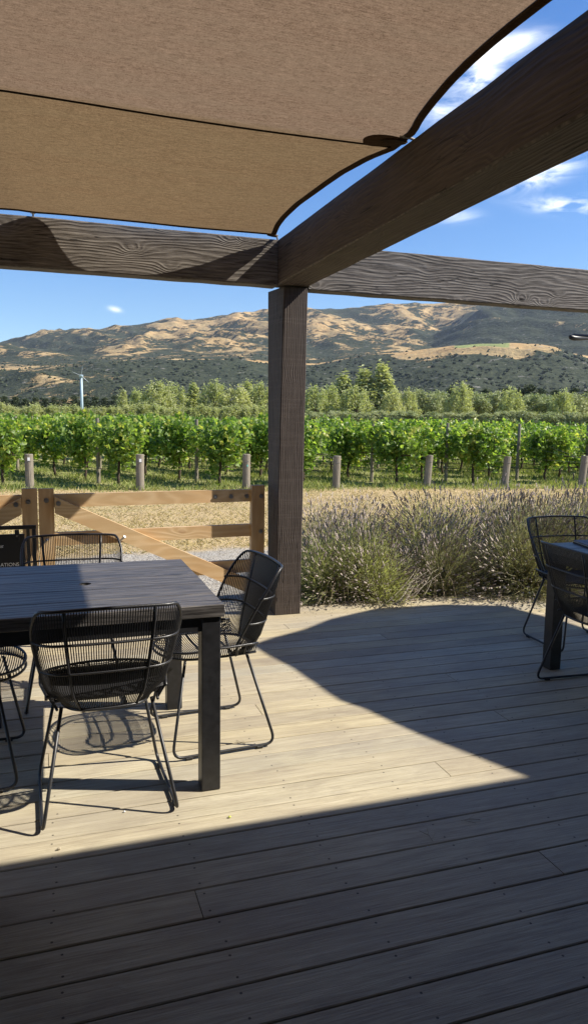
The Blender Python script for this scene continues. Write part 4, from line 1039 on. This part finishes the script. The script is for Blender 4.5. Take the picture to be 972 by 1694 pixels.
for i, (s_, v_) in enumerate(zip(S, V1)):
    h = 0.90+random.uniform(-.02, .03)
    so = strainer(i, s_[0], s_[1], h, 0.105, [0, -0.01, 0, 0, 0.02, 0.06, 0.08, 0.08][i] if i < 8 else 0.0)
    if i == 3: MB().hexa([(-.03, -.112, .62), (0, -.118, .585), (.03, -.112, .62), (0, -.108, .62), (-.001, -.112, .66), (0.001, -.118, .655), (.001, -.112, .66), (0, -.108, .66)]).build('row_tag', plain_mat('teal_tag', (.12, .42, .36), .5), so)
    if i in (1, 2): MB().box((-.03, -.114, .72), (.03, -.106, .80)).build('row_tag', M['paint_white'], so)
    nv = 9 if i < 8 else 7
    perp_rot = math.atan2(RU[1], RU[0])
    zz_ = 0
    for k in range(nv):
        p = v_+RU*2.02*k+np.array([random.uniform(-.08, .08), random.uniform(-.08, .08)])
        # leave out what the picture never shows
        if p[0]/p[1] < -0.14 or p[0]/p[1] > 1.12: continue
        wr = ('leading vine', 'second vine', 'third vine')[k] if k < 3 else None
        rw = row_word[i] if i < 8 else 'beyond the right edge'
        if wr: lab = f'{wr} of the grapevine row with its end post {rw}'
        else: lab = 'leafy green grapevine deep inside the vine rows, merging with its neighbours'
        vo_ = thing('grapevine', lab, 'grapevine', (p[0], p[1], VG), perp_rot+random.choice((0, PI))+random.uniform(-.06, .06), 'grapevines of the vineyard' if wr else 'grapevines deep in the rows')
        vo_.scale = (1.0, 1.0+random.uniform(-.1, .25), 1.0+random.uniform(-.05, .06))
        lv, tm = random.choice(vm); link('foliage', lv, None, vo_); link('trunk', tm, None, vo_)
    for j, d in enumerate((1.02, 7.1, 13.2)):
        p = v_+RU*d
        if p[0]/p[1] < -0.14 or p[0]/p[1] > 1.1: continue
        ln_ = random.uniform(-.03, .03) if i != 6 else -0.07
        if j == 0: lab = 'tall slim grey post standing in the vine row '+(row_word[i] if i < 8 else 'beyond the right edge')
        else: lab = 'tall slim grey post deep inside the vine rows'
        o = MB().tube([(0, 0, -.05), (0, 0, .9), (0, 0, 1.80)], [.055, .052, .048], 10).build('trellis_post', M['round_post'], None, (p[0], p[1], VG))
        o.rotation_euler = (ln_*.3, ln_, random.uniform(0, 6)); tag(o, lab, 'post', 'tall posts of the vine rows' if j == 0 else 'tall posts deep in the rows')
    e = v_+RU*17; wv_ = MB(); ow = np.array([s_[0], s_[1], VG])
    for zz, r_ in ((0.72, .004), (1.15, .0035), (1.5, .0035)):
        z0 = min(zz, h*.9); wv_.tube([np.array([s_[0], s_[1], VG+z0])-ow, np.array([*(v_+RU*1.25), VG+zz])-ow, np.array([*e, VG+zz])-ow], r_, 4)
    wo = thing('trellis_wires', 'trellis wires and dark drip hose of the vine row '+(row_word[i] if i < 8 else 'beyond the right edge'), 'wire', tuple(ow), 0, 'wires of the vine rows')
    wv_.build('wire', M['wire'], wo)
    hs = [np.array([s_[0], s_[1]])+(v_-s_)*.4+RU*t for t in np.linspace(0, 17, 18)]
    MB().tube([np.array([p[0], p[1], VG+.42+.02*math.sin(k*2.1)])-ow for k, p in enumerate(hs)], .010, 5).build('drip_hose', M['hose'], wo)

# ---------------------------------------------------------------- far hills
from mathutils import noise as mnoise
def prof(xs, ys): return lambda x: np.interp(x, xs, ys)
RIDGE = prof([-500, -150, 0, 28, 71, 109, 128, 166, 203, 246, 279, 308, 369, 416, 442, 511, 551, 611, 631, 681, 711, 751, 840, 972, 1200, 1600],
             [640, 590, 568.6, 561, 552, 549, 545, 545, 538, 534, 529, 531, 520, 518, 513, 509, 511, 506, 503, 500, 503, 501, 499, 494, 490, 540])
SPUR = prof([-500, 0, 200, 440, 560, 640, 711, 760, 806, 856, 920, 972, 1200, 1600], [640, 584, 566, 548, 552, 560, 562, 536, 514, 508, 512, 508, 500, 560])
TERR = prof([-500, 0, 100, 200, 300, 440, 520, 600, 652, 743, 834, 885, 920, 972, 1200, 1600], [650, 600, 597, 592, 587, 586, 592, 588, 590, 600, 604, 600, 594, 590, 590, 610])
LIP = prof([-500, 0, 100, 200, 300, 400, 443, 520, 560, 600, 652, 700, 743, 790, 834, 885, 920, 940, 972, 1200, 1600],
           [660, 616, 608, 602, 598, 600, 603, 604, 596, 588, 585, 579, 573, 570, 568, 570, 577, 586, 596, 605, 620])
FOOT = prof([-500, 0, 300, 443, 520, 700, 972, 1600], [684, 668, 668, 670, 668, 672, 676, 690])
xs = np.linspace(-420, 1500, 560)
Ds = np.concatenate([np.linspace(1100, 2300, 120), np.linspace(2310, 3100, 50), np.linspace(3110, 5600, 170), np.linspace(5700, 7500, 14)])
Vt = np.zeros((len(Ds), len(xs), 3)); shr = np.zeros((len(Ds), len(xs))); grn_ = np.zeros_like(shr)
hyz = lambda x: 687.0+0.01487*(x-72)
for j, x in enumerate(xs):
    d = ray(x, hyz(x)); a = math.atan2(d[0], d[1])
    def el(y):
        r_ = ray(x, y); return r_[2]/math.hypot(r_[0], r_[1])
    kD = [1100, 1350, 1800, 2300, 3000, 4200, 4700, 5400, 7500]
    ridge = el(RIDGE(x)); spur = el(SPUR(x))
    bl_ = min(1.0, max(0.0, (x-600)/220)); bl_ = bl_*bl_*(3-2*bl_)
    behind = bl_*min(spur, ridge)*0.97+(1-bl_)*(spur+ridge)/2
    kz = [-5, 1350*el(FOOT(x))*0.6, 1800*(0.45*el(FOOT(x))+0.55*el(LIP(x))), 2300*el(LIP(x)), 3000*el(TERR(x)), 4200*spur, 4700*behind, 5400*ridge, 7500*ridge*0.55]
    z = np.interp(Ds, kD, kz)
    # round off the kinks a little
    zs = np.convolve(np.pad(z, 3, 'edge'), np.ones(7)/7, 'valid')
    Vt[:, j, 0] = Ds*math.sin(a); Vt[:, j, 1] = Ds*math.cos(a); Vt[:, j, 2] = zs+1.5
flat = Vt.reshape(-1, 3)
nz = np.zeros(len(flat)); nd = np.zeros(len(flat))
for i, (x, y, z) in enumerate(flat):
    # gullies: ridged noise stretched downslope
    p = Vector((x/520+y/2600, y/1150, 0.0)); r1 = 1-abs(mnoise.noise(p*1.0))*2; r2 = 1-abs(mnoise.noise(p*2.3+Vector((5, 2, 0))))*2; r3 = 1-abs(mnoise.noise(p*5.3+Vector((1, 7, 0))))*2; r5 = mnoise.noise(p*13.0); r4 = mnoise.noise(Vector((x/60, y/110, 3)))
    nz[i] = r1*0.56+r2*0.30+r3*0.10+r5*0.05; nd[i] = r4
Dg = np.repeat(Ds, len(xs)); xg = np.tile(xs, len(Ds))
amp = np.interp(Dg, [1100, 1500, 2100, 2300, 3000, 3400, 4200, 5100, 5400, 7500], [0, 45, 50, 8, 14, 85, 110, 75, 12, 30])
flat[:, 2] += (nz-0.35)*amp*1.0+nd*np.interp(Dg, [1100, 1500, 3000, 4000, 5600], [0, 3, 4, 10, 9])
# vegetation cover, plus cloud shade painted as cover on the right spur
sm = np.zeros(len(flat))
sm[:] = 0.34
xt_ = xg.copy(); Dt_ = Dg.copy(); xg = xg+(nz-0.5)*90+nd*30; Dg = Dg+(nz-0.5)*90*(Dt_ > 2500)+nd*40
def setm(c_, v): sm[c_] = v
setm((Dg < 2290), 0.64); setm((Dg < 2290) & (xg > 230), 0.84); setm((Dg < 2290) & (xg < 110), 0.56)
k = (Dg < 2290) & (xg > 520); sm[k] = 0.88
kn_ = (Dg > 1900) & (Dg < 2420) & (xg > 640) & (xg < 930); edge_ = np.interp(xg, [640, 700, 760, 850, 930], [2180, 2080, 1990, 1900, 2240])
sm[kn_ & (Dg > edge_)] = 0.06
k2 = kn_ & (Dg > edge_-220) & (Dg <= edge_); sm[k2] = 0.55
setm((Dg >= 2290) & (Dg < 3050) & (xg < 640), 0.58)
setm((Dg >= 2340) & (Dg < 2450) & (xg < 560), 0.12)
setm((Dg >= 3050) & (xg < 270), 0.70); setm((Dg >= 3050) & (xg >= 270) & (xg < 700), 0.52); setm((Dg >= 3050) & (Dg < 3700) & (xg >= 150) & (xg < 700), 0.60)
setm((Dg >= 3000) & (xg >= 700) & (Dg < 4300), 0.86); setm((Dg >= 4300) & (xg >= 520), 0.56)  # right spur: cloud shade put in as denser dark cover
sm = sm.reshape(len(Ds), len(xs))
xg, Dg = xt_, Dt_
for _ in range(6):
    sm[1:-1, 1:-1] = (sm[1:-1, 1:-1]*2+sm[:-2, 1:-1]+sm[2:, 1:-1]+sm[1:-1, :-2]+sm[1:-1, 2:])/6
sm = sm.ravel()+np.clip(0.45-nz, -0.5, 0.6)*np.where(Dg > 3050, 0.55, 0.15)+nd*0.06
gr_ = ((Dg > 2150) & (Dg < 2330) & (xg > 745) & (xg < 835)).astype(float)
tc_ = np.interp(xg, [0, 400], [0.0, 0.0])
I = np.arange(len(flat)).reshape(len(Ds), len(xs))
Fq = np.stack([I[:-1, :-1], I[:-1, 1:], I[1:, 1:], I[1:, :-1]], -1).reshape(-1, 4)[:, ::-1]
hm_ = raw_mesh('hills', flat, Fq, True)
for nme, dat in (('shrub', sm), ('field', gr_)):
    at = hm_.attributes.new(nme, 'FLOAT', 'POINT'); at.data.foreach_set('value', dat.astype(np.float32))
mt, nt, b = new_mat('hill_cover'); oc = objcoord(nt)
g1 = noise(nt, oc, 1/220, 6, 0.66, 0.4); g2n = noise(nt, oc, 1/55, 5, 0.7, 0.3); g3 = noise(nt, oc, 1/17.0, 3, 0.7)
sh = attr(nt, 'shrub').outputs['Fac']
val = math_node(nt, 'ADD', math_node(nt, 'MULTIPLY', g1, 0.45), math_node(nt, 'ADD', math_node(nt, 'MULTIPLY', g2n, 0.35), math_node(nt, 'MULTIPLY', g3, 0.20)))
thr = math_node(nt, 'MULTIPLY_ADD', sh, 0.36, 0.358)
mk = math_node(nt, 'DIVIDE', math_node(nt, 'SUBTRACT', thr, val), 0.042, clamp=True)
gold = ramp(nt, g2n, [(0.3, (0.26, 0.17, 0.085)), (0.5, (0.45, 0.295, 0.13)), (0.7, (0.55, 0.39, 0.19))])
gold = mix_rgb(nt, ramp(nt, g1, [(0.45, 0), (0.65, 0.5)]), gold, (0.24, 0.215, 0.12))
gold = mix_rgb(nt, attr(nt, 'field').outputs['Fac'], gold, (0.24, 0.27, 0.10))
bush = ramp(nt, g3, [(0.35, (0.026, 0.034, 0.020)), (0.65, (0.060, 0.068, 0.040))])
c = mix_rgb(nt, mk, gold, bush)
rock = ramp(nt, noise(nt, mapping(nt, oc, (1, 1, 2.5)), 1/30, 5, 0.7), [(0.60, 0), (0.66, 0.6)])
c = mix_rgb(nt, rock, c, (0.27, 0.25, 0.22))
nt.links.new(c, b.inputs['Base Color']); b.inputs['Roughness'].default_value = 0.95; b.inputs['Specular IOR Level'].default_value = 0.05
bump(nt, b, math_node(nt, 'ADD', math_node(nt, 'MULTIPLY', mk, 0.7), g3), 0.9, 9.0)
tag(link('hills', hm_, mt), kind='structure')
# individual shrubs as one cover mass on the near slopes
RNG = np.random.default_rng(5)
cand = RNG.integers(0, len(flat), 60000); cand = cand[(Dg[cand] > 1250) & (Dg[cand] < 3000) & (xg[cand] > -60) & (xg[cand] < 1080)]
cl2 = 0.5+0.9*np.sin(flat[cand, 0]/37+flat[cand, 1]/61)*np.sin(flat[cand, 1]/43-flat[cand, 0]/90)
cand = cand[RNG.random(len(cand)) < ((sm[cand]**1.5)*0.9)*np.clip(cl2, .15, 1)+0.03][:16000]
base = flat[cand]+np.stack([RNG.uniform(-5, 5, len(cand)), RNG.uniform(-9, 9, len(cand)), np.full(len(cand), -1.0)], 1)
oct_ = np.array([(1, 0, .45), (.3, .95, .5), (-.8, .6, .4), (-.8, -.6, .5), (.3, -.95, .42), (0.1, 0, 1.25), (0, 0, -.6)])
szr = (1.8+4.6*RNG.random(len(cand))**2)[:, None, None]*RNG.uniform(.75, 1.25, (len(cand), 7, 1))
V = (base[:, None, :]+oct_[None]*szr).reshape(-1, 3); b0 = np.arange(len(cand))*7; Fs = []
for k in range(5): Fs += [np.stack([b0+k, b0+(k+1) % 5, b0+5], 1), np.stack([b0+(k+1) % 5, b0+k, b0+6], 1)]
sme = raw_mesh('hillside_shrubs', V, np.concatenate(Fs)); at = sme.attributes.new('rnd', 'FLOAT', 'POINT'); at.data.foreach_set('value', np.repeat(RNG.random(len(cand)), 7).astype(np.float32))
sme.materials.append(leaf_mat('hill_shrub', (0.022, 0.03, 0.018), (0.06, 0.07, 0.04), 0.0, 0.9, 0.05))
tag(link('hillside_shrubs', sme), 'dark green shrubs dotted thickly over the lower hill slopes', 'shrubs', None, 'stuff')

# ---------------------------------------------------------------- trees of the valley floor
def tree_meshes(kind, seed):
    """unit-ish tree of height 10"""
    global RNG
    RNG = np.random.default_rng(seed); P = []
    tr = MB(); tr.tube([(0, 0, -.5), (.05, 0, 2.5), (0.0, .1, 6.0), (.1, 0, 8.8)], [.28, .22, .12, .03], 7)
    if kind == 'poplar':
        for k in range(70):
            z = RNG.uniform(1.2, 9.9); r_ = 1.35*math.sin(min(1, (z-.6)/3.2)*PI/2)*(1-max(0, (z-4)/6.2)**1.7); a = RNG.uniform(0, 2*PI); rr = r_*RNG.uniform(.3, 1)
            P.append(np.array([rr*math.cos(a), rr*math.sin(a), z])+RNG.normal(0, [.2, .2, .7], (44, 3)))
            if k % 5 == 0: tr.tube([(0, 0, max(.8, z-1.6)), (rr*math.cos(a), rr*math.sin(a), z)], [.06, .02], 4)
        size = .25
    elif kind == 'willow':
        for k in range(95):
            a = RNG.uniform(0, 2*PI); u_ = RNG.random()**.5; z = RNG.uniform(1.0, 9.6); rm = 3.1*math.sqrt(max(0.02, 1-((z-4.3)/5.4)**2)); rr = rm*u_
            P.append(np.array([rr*math.cos(a), rr*math.sin(a), z])+RNG.normal(0, [.28, .28, .75], (44, 3)))
            if k % 5 == 0: tr.tube([(0, 0, max(1, z*.45)), (rr*.5*math.cos(a), rr*.5*math.sin(a), z*.75), (rr*math.cos(a), rr*math.sin(a), z)], [.1, .06, .02], 4)
        size = .27
    elif kind == 'pine':
        for k in range(80):
            z = RNG.uniform(1.2, 9.9); rm = 2.3*(1-(z-1)/9.4)**.7; a = RNG.uniform(0, 2*PI); rr = rm*RNG.uniform(.35, 1.05)
            P.append(np.array([rr*math.cos(a), rr*math.sin(a), z-.12*rr])+RNG.normal(0, [.36, .36, .2], (40, 3)))
            if k % 4 == 0: tr.tube([(0, 0, z), (rr*math.cos(a), rr*math.sin(a), z-.1)], [.06, .02], 4)
        size = .25
    else:
        lobes = [(RNG.uniform(-1.8, 1.8), RNG.uniform(-1.8, 1.8), RNG.uniform(3.2, 8.6), RNG.uniform(1.0, 1.9)) for _ in range(11)]
        for lx, ly, lz, lr in lobes:
            tr.tube([(0, 0, 2.0), (lx*.5, ly*.5, lz*.7), (lx, ly, lz)], [.12, .08, .03], 4)
            for k in range(9):
                d = RNG.normal(size=3); d /= np.linalg.norm(d)
                P.append(np.array([lx, ly, lz])+d*lr*RNG.uniform(.5, 1)+RNG.normal(0, .32, (38, 3)))
        size = .25
    P = np.concatenate(P)
    lv = leaf_mesh('crown', P, size, M[{'poplar': 'poplar', 'willow': 'willow', 'pine': 'pine_leaf', 'olive': 'olive_tree'}[kind]], 0.3)
    tm = tr.mesh('trunk', True); tm.materials.append(M['bark']); return lv, tm
TM = {k: [tree_meshes(k, 40+7*i+len(k)) for i in range(2)] for k in ('poplar', 'willow', 'pine', 'olive')}
def tree(kind, px, topy, D, label, wf=1.0, group=None):
    p = ondist(px, topy, D); gz = float(ground_z(p[0], p[1])); h = p[2]-gz
    s_ = h/10.0; lv, tm = random.choice(TM[kind])
    o = thing({'poplar': 'poplar_tree', 'willow': 'willow_tree', 'pine': 'pine_tree', 'olive': 'leafy_tree'}[kind], label, 'tree', (p[0], p[1], gz), random.uniform(0, 6), group)
    o.scale = (s_*wf*1.25, s_*wf*1.25, s_*1.02); link('crown', lv, None, o); link('trunk', tm, None, o)
for a in [('poplar', 203, 650, 210, 'slim pale tree just right of the wind machine', 1.3), ('willow', 228, 648, 240, 'greyish tree between the slim pale tree and the broad willow', 1.0),
          ('willow', 262, 637, 190, 'broadest pale willow left of the timber post, left half of its double crown', 1.15), ('willow', 286, 640, 195, 'right half of the broadest pale willow clump left of the timber post', 1.05),
          ('poplar', 320, 640, 200, 'slim pointed pale poplar between two willows left of the post', 1.5), ('willow', 355, 636, 195, 'rounded pale willow standing right of the slim pointed poplar', 1.0),
          ('willow', 392, 643, 190, 'lower spreading willow left of the post', 1.2), ('poplar', 410, 638, 200, 'pale upright tree close to the left of the timber post', 1.5), ('willow', 434, 640, 195, 'pale willow half hidden behind the timber post', 1.1),
          ('willow', 522, 645, 180, 'bright green round tree just right of the timber post', 1.1), ('willow', 545, 643, 185, 'green tree below the group of tall poplars, on its left', 1.0),
          ('poplar', 569, 627, 195, 'leftmost of the three tall poplars right of the post', 1.9), ('poplar', 603, 620, 195, 'middle of the three tall poplars right of the post', 2.0),
          ('poplar', 632, 612, 195, 'tallest narrow poplar, rightmost of the three', 1.6), ('willow', 588, 645, 180, 'low green tree at the feet of the tall poplars', 1.2), ('willow', 650, 650, 180, 'low green tree right below the tallest poplar', 0.9)]:
    tree(*a, group='pale poplars and willows beyond the vines')
for i, (px, ty, wf, w_) in enumerate([(675, 650, 1.0, 'leftmost'), (702, 645, 1.1, 'second from the left'), (733, 645, 1.1, 'third from the left'), (762, 641, 1.0, 'fourth from the left'), (790, 647, 1.1, 'fifth from the left'),
                                 (818, 646, 1.1, 'sixth from the left'), (845, 648, 1.0, 'seventh from the left'), (872, 652, 1.1, 'eighth from the left'), (902, 651, 1.1, 'ninth from the left'), (932, 652, 1.1, 'third from the right edge'), (960, 650, 1.1, 'at the right picture edge'), (990, 650, 1.1, 'beyond the right picture edge')]):
    tree('olive' if i % 3 else 'willow', px, ty-(0 if i % 3 else 1), 190+7*(i % 3), 'olive green tree of the right hand belt, '+w_, wf*(1.0 if i % 3 else 0.85), 'olive green tree belt at the right')
for i, (px, ty) in enumerate([(748, 643), (776, 640), (803, 645), (835, 644), (862, 646), (878, 638), (896, 645), (920, 648), (950, 644), (975, 646)]):
    tree('pine', px, ty, 250, 'dark pine rising behind the olive green belt, '+('leftmost', 'second from left', 'third from left', 'fourth from left', 'fifth from left', 'the tallest darkest one', 'seventh from left', 'eighth from left', 'ninth from left', 'at the right picture edge')[i], 1.0, 'dark pines behind the right hand belt')
for i in range(16):
    px = -8+i*16.5
    tree('pine', px, 657+random.uniform(-2.5, 3.5)+(5 if i > 12 else 0), 330, 'dark pine of the row at the left, '+(f'standing left of the wind machine' if px < 128 else 'standing right of the wind machine'), 1.2, 'dark pines behind the wind machine')
for i in range(30):
    px = -10+i*16.5
    if 443 < px < 512: continue
    tree('willow', px, 674+random.uniform(-5, 4), 150, 'low pale bushy tree of the hedge above the vines, '+('left of the wind machine' if px < 128 else 'between wind machine and timber post' if px < 450 else 'right of the timber post'), 1.5, 'low hedge trees above the vines')
for i in range(30):
    px = 500+i*17
    tree('olive', px, 681+random.uniform(-4, 3)+2, 150, 'low olive bushy tree under the right hand tree belt', 1.6, 'low bushes under the right hand belt')

# ---------------------------------------------------------------- wind machine
p = ondist(136, 690, 170); gz = float(ground_z(p[0], p[1])); hub = ondist(135, 622, 170)
wm = thing('wind_machine', 'tall pale vineyard wind machine with two blades standing behind the vines on the left', 'wind machine', (p[0], p[1], gz))
H_ = hub[2]-gz
MB().tube([(0, 0, 0), (0, 0, H_*.5), (0, 0, H_-.2)], [.36, .32, .27], 14).build('tower', M['tower'], wm, smooth=True)
MB().box((-.4, -.7, H_-.25), (.4, .5, H_+.25), .08).build('gearbox', M['tower'], wm)
for a in (1.45, 2.75, 5.55):
    d = np.array([math.cos(a), -.08, math.sin(a)]); s_ = np.array([-math.sin(a), 0, math.cos(a)])
    c0 = np.array([0, -.85, H_]); mb = MB()
    Vb = []
    for t, w_ in ((0.15, .04), (0.8, .07), (1.6, .06), (2.1, .02)):
        c_ = c0+d*t
        for (k1, k2) in ((-1, 0), (0, -.06), (1, 0), (0, .06)): Vb.append(c_+s_*w_*k1+np.array([0, 1, 0])*k2)
    Fs = [(i*4+k, i*4+(k+1) % 4, (i+1)*4+(k+1) % 4, (i+1)*4+k) for i in range(3) for k in range(4)]+[(0, 1, 2, 3), (12, 13, 14, 15)]
    mb.add(Vb, Fs); mb.build('blade', plain_mat('blade_paint', (.22, .26, .28), .4), wm)
MB().tube([(0, -.6, H_), (0, -1.0, H_)], [.2, .12], 10).build('hub', M['tower'], wm)

# ---------------------------------------------------------------- small litter on the deck
M['twig'] = plain_mat('dry_twig', (0.36, 0.31, 0.22), 0.8)
def twig(px, py, sc, rz, label):
    p = onz(px, py, 0.003); mb = MB()
    mb.tube([(0, 0, 0.001), (.03*sc, .005, .003), (.075*sc, 0, .001)], .0011, 4); mb.tube([(.03*sc, .005, .003), (.06*sc, .03*sc, .002)], .0009, 4); mb.tube([(.012*sc, 0, .002), (.05*sc, -.022*sc, .001)], .0009, 4)
    o = mb.build('twig', M['twig'], None, tuple(p)); o.rotation_euler = (0, 0, rz); tag(o, label, 'twig', 'dry twigs on the deck')
twig(715, 1392, 1.1, 1.3, 'forked dry twig lying on the shaded deck boards right of centre')
twig(762, 1358, 1.0, -.2, 'thin dry twig lying next to the forked twig on shaded boards')
twig(22, 1262, 1.2, .5, 'pale twig lying in the shade under the left chair')
twig(408, 1232, .9, 2.1, 'little twig on sunlit boards beside the chair sled foot')
def crumb(px, py, s_, mat, label):
    p = onz(px, py, 0.002); mb = MB(); n = 7; V = []
    for z_, rr in ((0, .8), (.5, 1), (1, .4)):
        for k in range(n): a = 2*PI*k/n; q = rr*random.uniform(.7, 1.1); V.append((q*s_*math.cos(a), q*s_*math.sin(a)*.8, z_*s_*.9))
    Fs = [(i*n+k, i*n+(k+1) % n, (i+1)*n+(k+1) % n, (i+1)*n+k) for i in range(2) for k in range(n)]+[tuple(range(n))[::-1], tuple(2*n+k for k in range(n))]
    mb.add(V, Fs); tag(mb.build('crumb', mat, None, tuple(p)), label, 'crumb', 'bits dropped on the deck')
crumb(380, 1352, .007, plain_mat('green_bud', (.45, .48, .08), .6), 'yellow green bud lying on sunlit boards near the shadow edge')
crumb(98, 1405, .008, M['twig'], 'pale crumb on sunlit boards at the lower left')
crumb(206, 1343, .005, M['paint_white'], 'tiny white crumb on sunlit boards under the nearest chair')
crumb(706, 1401, .003, M['paint_white'], 'tiny white speck on the shaded boards near the forked twig')
crumb(574, 1432+70, .003, M['paint_white'], 'tiny white speck far down on the shaded boards')

# ---------------------------------------------------------------- air
hz = MB().box((-9000, -300, -5), (9000, 9500, 1400)).build('haze', None)
mt = bpy.data.materials.new('pale_air'); mt.use_nodes = True; nt = mt.node_tree
for n_ in list(nt.nodes):
    if n_.type != 'OUTPUT_MATERIAL': nt.nodes.remove(n_)
pv = nt.nodes.new('ShaderNodeVolumePrincipled'); pv.inputs['Density'].default_value = 0.00003; pv.inputs['Color'].default_value = (0.72, 0.82, 1.0, 1)
pv.inputs['Anisotropy'].default_value = 0.2
nt.links.new(pv.outputs[0], [n_ for n_ in nt.nodes if n_.type == 'OUTPUT_MATERIAL'][0].inputs['Volume'])
hz.data.materials.append(mt); tag(hz, 'thin pale blue air between the deck and the far hills', 'haze', None, 'stuff')
